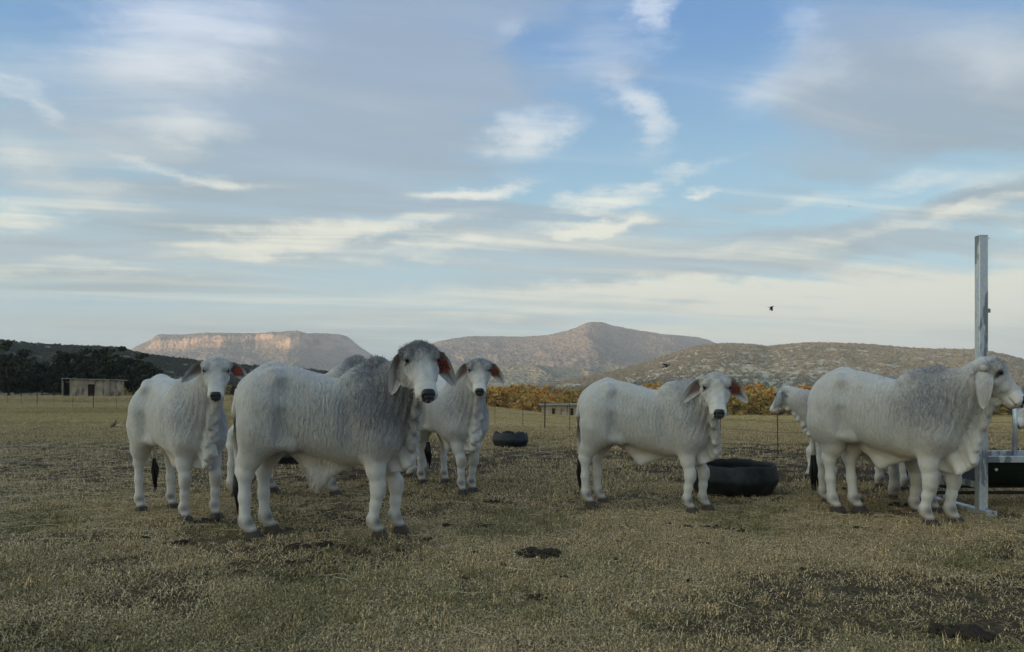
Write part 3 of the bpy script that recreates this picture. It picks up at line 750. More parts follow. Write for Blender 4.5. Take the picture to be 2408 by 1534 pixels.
    dk = np.maximum(dk, inhead * .75 * np.exp(-((t_ - .41) / .06) ** 2 - ((n2 + .052) / .007) ** 2))
    for sd_ in (-1, 1):
        de = np.exp(-((t_ - .143 + .35*(n2-.005)) / .017) ** 2 - ((n2 - .004) / .034) ** 2) * inhead * (s_ * sd_ > .06)
        dk = np.maximum(dk, np.clip(de * 2.2, 0, 1))
    wm = np.zeros(len(v))
    wm += .55 * np.exp(-((z - .58) / .06) ** 2) * np.exp(-((x - 0.0) / .35) ** 2) * (np.abs(y) < .22)
    for k_ in cols:
        kn, fe, pa = cols[k_]
        dd = ((x - kn[0] - .05) / .032) ** 2 + ((y - kn[1]) / .05) ** 2 + ((z - kn[2] + .01) / .045) ** 2
        if 'F' in k_: wm = np.maximum(wm, .55 * np.exp(-dd)); g += .55 * np.exp(-dd)
        for ox in (-.04, .048):
            dd = ((x - fe[0] - ox) / .045) ** 2 + ((y - fe[1] + .02) / .05) ** 2 + ((z - .13) / .036) ** 2
            dk = np.maximum(dk, rg.uniform(.55, .85) * np.exp(-dd))
        dd = ((x - pa[0]) / .09) ** 2 + ((y - pa[1]) / .09) ** 2 + ((z - .062) / .018) ** 2
        dk = np.maximum(dk, .8 * np.exp(-dd))
        low_ = ((x - pa[0]) ** 2 + (y - pa[1]) ** 2 < .02) & (z < .2)
        wm = np.maximum(wm, .34 * np.clip((.24 - z) / .2, 0, 1) * low_)
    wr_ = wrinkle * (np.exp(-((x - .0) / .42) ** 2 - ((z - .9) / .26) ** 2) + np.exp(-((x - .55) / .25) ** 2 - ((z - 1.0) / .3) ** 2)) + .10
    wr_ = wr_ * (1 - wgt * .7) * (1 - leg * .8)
    for sd_ in (-1, 1):
        dd = ((t_ - .145) / .026) ** 2 + ((n2 - .020) / .026) ** 2
        dk = np.maximum(dk, .92 * np.exp(-dd * dd) * inhead * (s_ * sd_ > .05))
    dk = np.maximum(dk, polldark * np.clip(1 - (t_ - .02) / .10, 0, 1) * inhead * (n2 > -.06) * (t_ < .12))
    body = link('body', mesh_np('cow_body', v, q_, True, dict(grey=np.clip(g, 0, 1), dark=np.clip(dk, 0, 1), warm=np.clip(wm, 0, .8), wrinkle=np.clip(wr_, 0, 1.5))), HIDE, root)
    # ---- parts
    if hair:
        vr = np.random.default_rng(seed + 50)
        wt = np.exp(-((x - .36) / .17) ** 2 - ((z - 1.33) / .10) ** 2) + .35 * np.exp(-((x - .5) / .25) ** 2 - ((z - 1.05) / .22) ** 2) + 1.1 * wgt * (t_ < .11) * (n2 > -.04)
        wt = wt + .12 * np.exp(-((z - 1.27) / .05) ** 2) * (x < .3)
        nrmv = np.zeros((len(v), 3)); e1 = v[q_[:, 1]] - v[q_[:, 0]]; e2 = v[q_[:, 2]] - v[q_[:, 0]]; fn = np.cross(e1, e2)
        for c_ in range(4): np.add.at(nrmv, q_[:, c_], fn)
        nrmv /= np.maximum(1e-9, np.linalg.norm(nrmv, axis=1))[:, None]
        def strands(ids, ln, lift, sag, wd):
            d = nrmv[ids] * lift + np.array((-.5, 0, -sag)) + vr.normal(0, .45, (len(ids), 3)); d /= np.linalg.norm(d, axis=1)[:, None]
            L_ = (ln * vr.uniform(.5, 1.3, len(ids)))[:, None]; sd3 = np.cross(d, nrmv[ids] + 1e-4); sd3 /= np.maximum(1e-6, np.linalg.norm(sd3, axis=1))[:, None]
            b0 = v[ids] - nrmv[ids] * .002; tip = b0 + d * L_; m3 = b0 + d * L_ * .5 + nrmv[ids] * L_ * .12
            return np.stack([b0 - sd3 * wd, b0 + sd3 * wd, m3 + sd3 * wd * .8, m3 - sd3 * wd * .8, tip + sd3 * wd * .15, tip - sd3 * wd * .15], 1).reshape(-1, 3)
        ids = vr.choice(len(v), int(2600 * hair), p=wt / wt.sum())
        S1 = strands(ids, .026, 1.0, .5, .0016); gg = np.repeat(np.clip(g[ids] + vr.normal(.02, .22, len(ids)), 0, 1), 6); ww_ = np.zeros(len(gg))
        if sheath > .7:
            w2 = np.exp(-((x + .02) / .12) ** 2 - ((z - .44) / .10) ** 2) * (np.abs(y) < .12); ids2 = vr.choice(len(v), 900, p=w2 / w2.sum())
            S2 = strands(ids2, .045, .3, 1.6, .0020); S1 = np.concatenate([S1, S2]); gg = np.concatenate([gg, np.repeat(vr.uniform(0, .3, len(ids2)), 6)]); ww_ = np.concatenate([ww_, np.full(len(ids2) * 6, .35)])
        fq = np.arange(len(S1)).reshape(-1, 6); fq = np.concatenate([fq[:, :4], fq[:, [3, 2, 4, 5]]])
        link('coat_hair', mesh_np('coat_hair', S1, fq, True, dict(grey=gg, dark=ww_ * 0, warm=ww_, wrinkle=ww_ * 0)), HIDE, root)['kind'] = 'stuff'
    for sd_ in (-1, 1):
        cand = inhead & (np.abs(t_ - .143) < .012) & (np.abs(n2 - .020) < .012) & (s_ * sd_ > .05)
        so = float(np.median(s_[cand])) * sd_ if cand.any() else .115
        vv, ff = ball(H(.143, sd_ * (so - .010), .021), .0185 * hs, 7)
        link('eye', mesh_py('eye', vv, ff, True), M_EYE, root)
    vv, ff = [], []
    ns = [(.405, .038, .0305, .000), (.426, .050, .0275, -.018), (.446, .049, .017, -.028), (.460, .034, .000, -.028)]
    for t0, w0, u0_, d0 in ns:
        for j in range(12):
            a_ = 2 * PI * j / 12; c_, s2 = math.cos(a_), math.sin(a_)
            c_ = math.copysign(abs(c_) ** .7, c_); s2 = math.copysign(abs(s2) ** .7, s2)
            vv.append(H(t0, c_ * w0 * 1.06, (u0_ + d0) / 2 + s2 * (u0_ - d0) / 2 * 1.10))
    for i in range(3):
        for j in range(12): ff.append((i*12+j, (i+1)*12+j, (i+1)*12+(j+1) % 12, i*12+(j+1) % 12))
    ff.append(tuple(range(36, 48)))
    nose = link('nose', mesh_py('nose', vv, ff, True), M_NOSE, root)
    er = dict(out=.75, down=-.65, fwd=.0, L=.238, W=.138, face=(.8, .15, .6)); er.update(ears or {})
    for sd_ in (-1, 1):
        o_ = er.get('L%d' % sd_, {}); ee = dict(er); ee.update(o_)
        e = S_ * sd_ * ee['out'] + np.array((0, 0, ee['down'])) + A * ee['fwd']
        fvec = N * ee['face'][0] + S_ * sd_ * ee['face'][1] + A * ee['face'][2]
        me, inner, nv, f_, w_, e_ = ear_mesh(sd_, H(.045, sd_ * .112, -.045), e, fvec, ee['L'] * hs, ee['W'] * hs)
        for nm2, val in (('grey', .46), ('dark', 0), ('warm', .04), ('wrinkle', .1)):
            at_ = me.attributes.new(nm2, 'FLOAT', 'POINT'); at_.data.foreach_set('value', np.full(len(me.vertices), val, np.float32))
        ear = link('ear', me, None, root)
        if tag_text and sd_ == tag_side:
            c0 = np.array(inner[6 * nv + 4]) + f_ * .026; rr = R(ee.get('tag_rot', 0))
            upv = np.array((0, 0, 1.)); upv = nrm(upv - np.dot(upv, f_) * f_); rt = np.cross(upv, f_)
            upv, rt = upv * math.cos(rr) + rt * math.sin(rr), rt * math.cos(rr) - upv * math.sin(rr)
            w2, h2 = .042 * hs, .046 * hs
            oc = [(-w2, -h2), (w2, -h2), (w2, h2 * .45), (w2 * .35, h2), (-w2 * .35, h2), (-w2, h2 * .45)]
            vv = [c0 + rt * a_ + upv * b_ - f_ * .0015 for a_, b_ in oc] + [c0 + rt * a_ + upv * b_ + f_ * .0015 for a_, b_ in oc]
            ff = [tuple(range(6)), tuple(range(11, 5, -1))] + [(i, (i + 1) % 6, 6 + (i + 1) % 6, 6 + i) for i in range(6)]
            tg = link('ear_tag', mesh_py('ear_tag', vv, ff), M_TAG, root)
            if tag_text != ' ':
                tm = text_mesh(tag_text, .066 * hs)
                lt = link('lettering', tm, M_INK, tg)
                Mx = Matrix(((rt[0], upv[0], f_[0]), (rt[1], upv[1], f_[1]), (rt[2], upv[2], f_[2]))).to_4x4()
                Mx.translation = Vector(c0 + f_ * .0035 - upv * .008)
                lt.matrix_local = Mx
                vv = [c0 + rt * a_ + upv * (b_ + h2 * .66) + f_ * .003 for a_, b_ in ((-.012, -.003), (-.002, -.004), (.006, .005), (.002, .008), (-.003, .002), (-.012, .003))]
                link('emblem', mesh_py('emblem', vv, [(0, 1, 4, 5), (1, 2, 3, 4)]), M_INK, tg)
    # hooves: two claws each
    for k_ in cols:
        kn, fe, pa = cols[k_]; fx, fy = pa[0], pa[1]
        vv, ff = [], []
        for c_ in (-1, 1):
            b0 = len(vv)
            prof = [(-.050, .0), (.080, .0), (.078, .016), (.046, .062), (-.038, .058)]
            yy = (fy + c_ * .003, fy + c_ * .050)
            for ys, sh2 in ((yy[0], .0), (yy[1], .006)):
                for px_, pz_ in prof: vv.append((fx + px_ * (1 - sh2 * 10), ys - c_ * (pz_ * .12 if ys == yy[1] else 0), pz_))
            ff += [tuple(b0 + i for i in range(5)), tuple(b0 + 9 - i for i in range(5))] + [(b0 + i, b0 + 5 + i, b0 + 5 + (i + 1) % 5, b0 + (i + 1) % 5) for i in range(5)]
        me = mesh_py('hoof', vv, ff)
        bm = bmesh.new(); bm.from_mesh(me); bmesh.ops.recalc_face_normals(bm, faces=bm.faces)
        bmesh.ops.bevel(bm, geom=bm.edges[:], offset=.006, segments=1, affect='EDGES'); bm.to_mesh(me); bm.free()
        link('hoof', me, M_HOOF, root)
    # tail with its switch
    tx = [(-.60, 0, 1.14), (-.665, 0, 1.10), (-.70, tail_swing * .2, .95), (-.695, tail_swing * .5, .76), (-.685, tail_swing * .8, .60), (-.68, tail_swing, .49)]
    vv, ff = tube(tx, [.040, .036, .028, .023, .019, .016], 8)
    tl = mesh_py('tail', vv, ff, True)
    for nm2, val in (('grey', .18), ('dark', 0), ('warm', .05), ('wrinkle', .2)):
        at_ = tl.attributes.new(nm2, 'FLOAT', 'POINT'); at_.data.foreach_set('value', np.full(len(tl.vertices), val, np.float32))
    tail = link('tail', tl, HIDE, root)
    vv, ff = [], []
    for i in range(26):
        a_ = rg.uniform(0, 2 * PI); r0 = rg.uniform(.0, .020); r1 = rg.uniform(.01, .042); L_ = rg.uniform(.20, .34)
        p0 = np.array((-.68 + r0 * math.cos(a_), tail_swing + r0 * math.sin(a_), .50)); p1 = np.array((-.677 + r1 * math.cos(a_), tail_swing + r1 * math.sin(a_), .50 - L_ * .5)); p2 = np.array((-.67 + r1 * .4 * math.cos(a_), tail_swing + r1 * .6 * math.sin(a_ + .5), .50 - L_))
        v2, f2 = tube([p0, p1, p2], [.007, .010, .002], 5)
        o_ = len(vv); vv += v2; ff += [tuple(o_ + k for k in f3) for f3 in f2]
    link('switch', mesh_py('switch', vv, ff, True), M_SWITCH, tail)
    return root, H
# ------------------------------------------------------------------ the herd
def herd():
    make_cow('large grey-shouldered bull with tag 05 and shaggy dark poll, side on, head turned this way', (-1.565, 6.10, 0), R(1), 1.08, stretch=.95,
             head=dict(poll=(.80, -.20, 1.44), yaw=-66, pitch=58, roll=4, size=1.04), feet=dict(RH=(-.54, -.13), LH=(-.47, .12), RF=(.44, -.11), LF=(.58, .10)),
             tag_text='05', grey=dict(base=.40, neck=.6, hump=.55, shoulder=.45, poll=.9, face=.14), wrinkle=.85, lt=.92, bulk=.96, sheath=.85, hair=1.6, polldark=.7, res=.0085, seed=1, hump=.9,
             ears=dict(out=.42, down=-.9, L1=dict(out=.85, down=-.75, fwd=.1, face=(.9, -.3, .5), tag_rot=-25)))
    make_cow('pale bull with tag 02 standing side on left of the large black tyre tub', (1.335, 7.50, 0), R(-24), 1.0,
             head=dict(poll=(.74, -.20, 1.33), yaw=-72, pitch=60, size=.97), feet=dict(RH=(-.55, -.12), LH=(-.50, .14), RF=(.47, -.12), LF=(.58, .12)),
             tag_text='02', grey=dict(base=.27, neck=.3, hump=.3, shoulder=.15, poll=.3, face=.12), wrinkle=.65, sheath=.45, hair=.7, res=.0085, seed=2, lt=.83, bulk=.92, nt=.9, hump=.45,
             ears=dict(out=.85, down=-.5))
    make_cow('big pale bull in profile facing right in front of the tall steel post', (3.50, 6.96, 0), R(-55), 1.075,
             head=dict(poll=(.83, .02, 1.34), yaw=14, pitch=54, size=1.0), feet=dict(RH=(-.40, -.10), LH=(-.30, .08), RF=(.42, -.12), LF=(.50, .13)),
             grey=dict(base=.25, neck=.4, hump=.5, shoulder=.5, poll=.5, face=.30), wrinkle=.6, sheath=.5, hair=.9, face_len=.86, res=.0085, seed=3, lt=.84, nt=.93, bulk=.96, dewlap=1.2, hump=.5, ears=dict(out=.35, down=-1, L=.255, W=.13, face=(.0, -1, -.3)))
    make_cow('pale young bull left of the herd, untagged side ear spread, head facing the camera', (-3.20, 7.07, 0), R(-40), 1.02,
             head=dict(poll=(.84, .0, 1.44), yaw=-27, pitch=62, size=.86), tag_text=' ', bulk=.84, nt=.84, lt=.79, stretch=.86, hump=.3,
             grey=dict(base=.2, neck=.38, hump=.25, shoulder=.2, poll=.4, face=.12), wrinkle=.5, sheath=.35, hair=.4, res=.0095, seed=4, ears=dict(out=.95, down=-.35), tail_swing=.05)
    make_cow('slim grey-necked bull with tag 23 standing behind the big bull, facing the camera', (-.76, 9.0, 0), R(-62), 1.05,
             head=dict(poll=(.80, -.0, 1.46), yaw=-24, pitch=64, size=.90), bulk=.84, nt=.84, lt=.80, hump=.6, feet=dict(RF=(.50, -.07), LF=(.42, .09)),
             tag_text='23', grey=dict(base=.18, neck=.5, hump=.4, shoulder=.3, poll=.8, face=.16), wrinkle=.7, sheath=.5, hair=.5, res=.0095, seed=5, ears=dict(out=.9, down=-.7))
    make_cow('dark-humped bull hidden behind the big bull, only hump, back line and lower legs showing', (-2.30, 8.5, 0), R(2), 1.15,
             head=dict(poll=(.78, .10, 1.22), yaw=10, pitch=62), feet=dict(RH=(-.72, -.12), LH=(-.45, .13), RF=(.22, -.12), LF=(.78, .10)), hump=1.2,
             grey=dict(base=.3, neck=.5, hump=.7, shoulder=.4, poll=.5), res=.014, seed=6)
    make_cow('white bull farthest back behind the big bull, only its hind legs showing under his chest', (-1.93, 10.25, 0), R(180), .97,
             head=dict(poll=(.80, 0, 1.0), yaw=0, pitch=75), res=.015, seed=7, feet=dict(LH=(-.56, .14), RH=(-.70, -.12)))
    make_cow('pale bull behind the profile bull, looking away left with a drooping grey ear', (4.62, 9.85, 0), R(168), .95,
             head=dict(poll=(.96, -.06, 1.29), yaw=-48, pitch=52, size=.95), feet=dict(RF=(.62, -.12), LF=(.38, .12)), res=.012, seed=8, dewlap=.5,
             grey=dict(base=.25, neck=.4, poll=.6, face=.25), ears=dict(out=.75, down=-.75, face=(.6, .0, .6)), hump=.6)
    make_cow('white bull tight behind the hind legs of the profile bull, mostly hidden', (3.72, 7.55, 0), R(-52), .92,
             head=dict(poll=(.66, .12, 1.12), yaw=60, pitch=60, size=.9), res=.013, seed=9, feet=dict(RH=(-.52, -.13), LH=(-.32, .16)), hump=.3)
    make_cow('black-humped bull facing away between the profile bull and the feed trough, mostly hidden', (4.42, 8.45, 0), R(72), 1.0,
             head=dict(poll=(.66, -.15, 1.0), yaw=-70, pitch=66, size=.9), res=.013, seed=10, hump=.9, grey=dict(base=.35, hump=1.0, neck=.6, shoulder=.5),
             feet=dict(RH=(-.62, -.13), LH=(-.45, .13), RF=(.35, -.12), LF=(.55, .12)))
    make_cow('grey cow with a dark muzzle behind the feed trough at the right edge', (7.27, 9.3, 0), R(180), 1.0,
             head=dict(poll=(.72, 0, 1.12), yaw=0, pitch=58), res=.014, seed=11, grey=dict(base=.4, neck=.5, face=.35, poll=.4), ears=dict(out=.5, down=-.9))
herd()
# ------------------------------------------------------------------ scattering of what nobody could count
def scatter(name, pts, rot, scl, idx, tint, variants, mat=None):
    src = bpy.data.collections.new(name + '_pieces')
    for i, me in enumerate(variants):
        o = bpy.data.objects.new('%s_piece_%02d' % (name, i), me); src.objects.link(o)
    me = bpy.data.meshes.new(name); me.vertices.add(len(pts)); me.vertices.foreach_set('co', np.asarray(pts, np.float32).ravel())
    for nm, dt, arr in (('rz', 'FLOAT', rot), ('sc', 'FLOAT', scl), ('ix', 'INT', idx), ('tint', 'FLOAT', tint)):
        a = me.attributes.new(nm, dt, 'POINT'); a.data.foreach_set('value', np.asarray(arr, np.int32 if dt == 'INT' else np.float32))
    o = bpy.data.objects.new(name, me); COL.objects.link(o)
    ng = bpy.data.node_groups.new(name + '_scatter', 'GeometryNodeTree')
    ng.interface.new_socket('Geometry', in_out='INPUT', socket_type='NodeSocketGeometry')
    ng.interface.new_socket('Geometry', in_out='OUTPUT', socket_type='NodeSocketGeometry')
    N_ = ng.nodes; L_ = ng.links
    gi, go = N_.new('NodeGroupInput'), N_.new('NodeGroupOutput')
    mp = N_.new('GeometryNodeMeshToPoints'); ip = N_.new('GeometryNodeInstanceOnPoints'); ci = N_.new('GeometryNodeCollectionInfo')
    ci.inputs['Collection'].default_value = src; ci.inputs['Separate Children'].default_value = True; ci.inputs['Reset Children'].default_value = True
    def na(nm, dt):
        q_ = N_.new('GeometryNodeInputNamedAttribute'); q_.data_type = dt; q_.inputs['Name'].default_value = nm; return q_.outputs['Attribute']
    cx = N_.new('ShaderNodeCombineXYZ'); L_.new(na('rz', 'FLOAT'), cx.inputs[2])
    L_.new(gi.outputs[0], mp.inputs['Mesh']); L_.new(mp.outputs[0], ip.inputs['Points']); L_.new(ci.outputs[0], ip.inputs['Instance'])
    ip.inputs['Pick Instance'].default_value = True
    L_.new(na('ix', 'INT'), ip.inputs['Instance Index']); L_.new(cx.outputs[0], ip.inputs['Rotation']); L_.new(na('sc', 'FLOAT'), ip.inputs['Scale'])
    L_.new(ip.outputs[0], go.inputs[0])
    md = o.modifiers.new('scatter', 'NODES'); md.node_group = ng
    return tag(o, kind='stuff')

def blades(n, rad, h, w, lean, seed, flat_=0.0):
    r = random.Random(seed); v, f = [], []
    for _ in range(n):
        a = r.uniform(0, 2 * PI); q_ = rad * math.sqrt(r.random()); bx, by = q_ * math.cos(a), q_ * math.sin(a)
        d = r.uniform(0, 2 * PI); L_ = h * r.uniform(.45, 1.25); le = L_ * lean * r.uniform(.3, 1.3); ww = w * r.uniform(.6, 1.3) / 2
        sx, sy = -math.sin(d) * ww, math.cos(d) * ww; cu = r.uniform(-.4, .4) * L_
        z1, z2 = L_ * .55 * (1 - flat_), L_ * (1 - flat_) * r.uniform(.5, 1)
        p1 = (bx + math.cos(d) * le * .45, by + math.sin(d) * le * .45); p2 = (bx + math.cos(d) * le - sy / ww * cu * .3, by + math.sin(d) * le + sx / ww * cu * .3)
        k = len(v)
        v += [(bx - sx, by - sy, -.004), (bx + sx, by + sy, -.004), (p1[0] - sx * .8, p1[1] - sy * .8, z1), (p1[0] + sx * .8, p1[1] + sy * .8, z1), (p2[0], p2[1], max(.002, z2))]
        f += [(k, k + 1, k + 3, k + 2), (k + 2, k + 3, k + 4)]
    return mesh_py('blade_tuft', v, f)
def grass_mat(name, dry, green):
    m, t, b = new_mat(name, .8, .15)
    tint = t.attr('tint', typ='INSTANCER'); co = t.node('ShaderNodeNewGeometry').outputs['Position']
    n = t.step(t.noise(co, 90.0, 2, .6), .36, .72)
    d2 = t.mix(n, tuple(c * .22 for c in dry), tuple(min(1, c * 1.6) for c in dry))
    g2 = t.mix(n, tuple(c * .4 for c in green), tuple(c * 1.9 for c in green))
    t.l.new(t.mix(t.step(tint, .25, .75), d2, g2), b.inputs['Base Color'])
    return m
M_GRASS = grass_mat('dry_and_green_grass', (.64, .475, .262), (.222, .192, .084))
M_TALL = grass_mat('tall_straw_grass', (.62, .49, .26), (.34, .28, .13))
M_STRAW = flat_mat('pale_straw', (.62, .52, .33), .8, .2, var=.2, scale=20)

def wedge(n, y0, y1, spread=.80, pw=2.0):
    Y = (y0 ** pw + (y1 ** pw - y0 ** pw) * rng.random(n)) ** (1 / pw)
    X = (rng.random(n) * 2 - 1) * (spread * Y + 2.2)
    return X, Y
heaps = [(1157, 1182, 50, 'dark dung heap on the dirt right of the tag 23 bull, below the far tub'), (1268, 1307, 150, 'wide dark dung heap in the middle foreground below the gap in the herd'),
         (2262, 1494, 190, 'largest black dung heap in the bottom right foreground'), (1684, 1246, 75, 'dung heap on the dirt below the front feet of the tag 02 bull'), (1738, 1252, 45, 'smaller dung lump right of the heap below the tag 02 bull'),
         (700, 1292, 90, 'broken dung heap on bare soil in front of the hind feet of the big bull'), (762, 1284, 60, 'flat dung patch between the hind and front feet of the big bull'), (490, 1229, 90, 'long dung heap at the front feet of the left bull'),
         (2125, 1192, 90, 'black dung heap behind the front legs of the profile bull'), (342, 1270, 42, 'dark dung clod left of and below the left bull'), (425, 1279, 50, 'scattered dung clods right of the clod below the left bull'),
         (808, 1291, 28, 'round dark clod in front of the front feet of the big bull'), (770, 1316, 24, 'small round clod below the round clod near the big bull'), (1140, 1240, 68, 'crumbled dung right of the front feet of the big bull'),
         (1050, 1238, 34, 'small dung clod between the big bull front feet and the crumbled dung'), (1095, 1284, 30, 'single clod below the crumbled dung in the mid foreground'), (360, 1408, 28, 'lone dark clod low in the left foreground'),
         (440, 1356, 26, 'small brown clod above the lone clod in the left foreground'), (1000, 1390, 28, 'lone dark clod in the centre foreground'), (1262, 1411, 62, 'low brown matted dung patch below the wide heap in the middle foreground'),
         (725, 1325, 22, 'smallest clod below the broken heap near the big bull')]
def clear_of_heaps(X, Y):
    k = np.ones(len(X), bool)
    for px, py, w, lb in heaps:
        hy = CAM_H * F / (py - 918); hx = (px - 1204) / F * hy; s_ = max(w / F * hy / 2 * .85, .05)
        k &= ((X - hx) ** 2 + (Y - hy) ** 2) > (s_ * rng.uniform(.6, 1.15, len(X))) ** 2
    return k
def put_grass():
    # short cropped turf close by
    X, Y = wedge(98000, 2.7, 9.5, .82, 1.55)
    cover = fbm(X * .5, Y * .5, 4, 41) + .35 * (fbm(X * 2.4, Y * 2.4, 3, 42) - .5)
    thin = sstep(Y, 6.4, 8.8) * .25
    keep = (rng.random(len(X)) < np.clip((cover - .34 - thin) * 5.0, .14, 1)) & clear_of_heaps(X, Y)
    X, Y = X[keep], Y[keep]
    green = np.clip((fbm(X * .9 + 50, Y * .9, 5, 43) - .44) * 3.6, 0, 1) * .62 + rng.normal(.08, .28, len(X))
    va = [blades(26, .075, .026, .0034, 1.2, 100 + i, .25) for i in range(5)] + [blades(20, .085, .045, .0036, 1.2, 120 + i, .75) for i in range(4)] + [blades(22, .04, .048, .0032, .5, 140 + i) for i in range(2)]
    for v_ in va: v_.materials.append(M_GRASS)
    ix = rng.choice(11, len(X), p=[.10] * 5 + [.115] * 4 + [.02] * 2)
    scatter('grass', np.stack([X, Y, ground_z(X, Y) + .004], 1), rng.random(len(X)) * 6.28, rng.uniform(.7, 1.35, len(X)) * (1 + .03 * Y) * (.62 + .9 * fbm(X * 1.7, Y * 1.7, 3, 46) ** 1.2), ix, green, va)
    # mid distance, trodden and thin
    X, Y = wedge(80000, 8.6, 24, .80, 1.7)
    cover = fbm(X * .35, Y * .5, 4, 51)
    keep = rng.random(len(X)) < np.clip((cover - .54 + sstep(Y, 14, 20) * .38) * 3.5, .10, 1)
    X, Y = X[keep], Y[keep]
    va = [blades(20, .10, .05, .006, .9, 200 + i, .2) for i in range(6)]
    for v_ in va: v_.materials.append(M_GRASS)
    scatter('thin_grass', np.stack([X, Y, ground_z(X, Y) + .004], 1), rng.random(len(X)) * 6.28, rng.uniform(.8, 1.7, len(X)) * (1 + .25 * sstep(Y, 14, 22)), rng.integers(0, 6, len(X)), rng.normal(.28, .22, len(X)), va)
    # the ungrazed field past the fence
    X, Y = wedge(90000, 19, 72, .78, 1.25)
    edge = 22 - 8 * sstep(X / Y, -.05, .45) + 2.0 * (fbm(X * .3, Y * .3, 2, 61) - .5)
    keep = rng.random(len(X)) < sstep(Y, edge, edge + 5) * .9 + .06
    X, Y = X[keep], Y[keep]
    va = [blades(26, .16, .20, .010, .5, 300 + i) for i in range(6)]
    for v_ in va: v_.materials.append(M_TALL)
    sc_ = rng.uniform(.55, 1.15, len(X)) * (1 - .35 * sstep(Y, 24, 34) * (X / Y > -.1)) * (.45 + .55 * sstep(Y, 22, 45)) * (.7 + .6 * fbm(X * .12, Y * .3, 3, 62))
    scatter('field_grass', np.stack([X, Y, ground_z(X, Y)], 1), rng.random(len(X)) * 6.28, sc_, rng.integers(0, 6, len(X)), np.clip((fbm(X * .1, Y * .35, 4, 63) - .45) * 3, 0, 1), va)
    # tall pale grass at the foot of the ruin and trees
    X, Y = wedge(16000, 72, 112, .78, 1.0)
    X = np.where(X / Y > -.12, -rng.random(len(X)) * .62 * Y - .14 * Y, X)
    va = [blades(30, .35, .50, .026, .35, 330 + i) for i in range(4)]
    for v_ in va: v_.materials.append(M_TALL)
    scatter('tall_grass', np.stack([X, Y, ground_z(X, Y)], 1), rng.random(len(X)) * 6.28, rng.uniform(.5, 1.2, len(X)), rng.integers(0, 4, len(X)), rng.normal(.2, .15, len(X)), va)
    # loose straw
    va = []
    for i in range(8):
        r = random.Random(400 + i); L_ = r.uniform(.07, .17); a = r.uniform(-.3, .3)
        p = [(-L_, 0, .006), (-L_ * .3, a * .03, .014 + r.random() * .012), (L_ * .4, a * .05, .012), (L_, -a * .04, .005 + r.random() * .02)]
        vv, ff = tube(p, [.0011, .0013, .0013, .0008], 4); me = mesh_py('straw_stalk', vv, ff); me.materials.append(M_STRAW); va.append(me)
    X, Y = wedge(19000, 3.6, 17, .80, 1.6)
    dens = .05 + .9 * np.clip((fbm(X * .5, Y * .5, 3, 71) - .42) * 4, 0, 1) * sstep(Y, 5.0, 7.5) * .6
    dens = np.maximum(dens, sstep(-X / Y, .30, .52) * sstep(Y, 5.2, 6.6))
    keep = rng.random(len(X)) < dens
    X, Y = X[keep], Y[keep]
    scatter('loose_straw', np.stack([X, Y, ground_z(X, Y) + .012], 1), rng.random(len(X)) * 6.28, rng.uniform(.5, 1.25, len(X)), rng.integers(0, 8, len(X)), rng.random(len(X)), va)
put_grass()

# ------------------------------------------------------------------ trees and bushes
def leaf_mat(name, a, b_, c_):
    m, t, b = new_mat(name, .75, .15)
    rnd = t.node('ShaderNodeObjectInfo').outputs['Random']; co = t.node('ShaderNodeTexCoord').outputs['Object']
    n = t.noise(co, 1.3, 4, .65)
    c = t.mix(t.step(n, .35, .65), a, b_)
    c = t.mix(t.m('MULTIPLY', rnd, .6), c, c_)
    t.l.new(c, b.inputs['Base Color']); return m
M_BARK = flat_mat('grey_brown_bark', (.085, .065, .05), .9, .1, var=.3, scale=6)
M_EVER = leaf_mat('dark_evergreen_leaves', (.022, .028, .016), (.045, .052, .026), (.038, .036, .022))
M_AUT = leaf_mat('rusty_autumn_leaves', (.42, .22, .062), (.62, .36, .11), (.42, .28, .09))
M_OLIVE = leaf_mat('olive_scrub_leaves', (.26, .185, .055), (.50, .34, .09), (.36, .23, .06))
M_FARB = leaf_mat('far_scrub_leaves', (.215, .20, .145), (.32, .29, .215), (.265, .235, .18))
M_DARKB = leaf_mat('dark_scrub_leaves', (.050, .054, .032), (.10, .095, .058), (.13, .105, .07))
def crown_mesh(seed, rx, rz, nclump, per, leaf, flat_top=.0):
    r = np.random.default_rng(seed)
    v = []
    for _ in range(nclump):
        while True:
            p = r.uniform(-1, 1, 3)
            d = np.linalg.norm(p)
            if .35 < d < 1 and p[2] > -.75: break
        p = p * min(1.0, max(.7, 1 + .12 * r.normal())); c = np.array((p[0] * rx, p[1] * rx, p[2] * rz * (1 - flat_top * (p[2] > 0) * .5)))
        cr = r.uniform(.14, .26) * rx
        q_ = r.normal(0, 1, (per, 3)); q_ /= np.linalg.norm(q_, axis=1)[:, None]; q_ *= (r.random(per) ** .4)[:, None] * cr; q_[:, 2] *= .65
        ctr = c + q_
        a1 = r.normal(0, 1, (per, 3)); a1 /= np.linalg.norm(a1, axis=1)[:, None]
        a2 = np.cross(a1, r.normal(0, 1, (per, 3))); a2 /= np.linalg.norm(a2, axis=1)[:, None]
        s_ = leaf * r.uniform(.6, 1.4, (per, 1))
        for k1, k2 in ((-1, -1), (1, -1), (1, 1), (-1, 1)): pass
        v.append(np.stack([ctr - a1 * s_ - a2 * s_ * .6, ctr + a1 * s_ - a2 * s_ * .6, ctr + a1 * s_ * .7 + a2 * s_ * .6, ctr - a1 * s_ * .7 + a2 * s_ * .6], 1).reshape(-1, 3))
    v = np.concatenate(v); f = np.arange(len(v)).reshape(-1, 4)
    return mesh_np('crown', v, f, False)
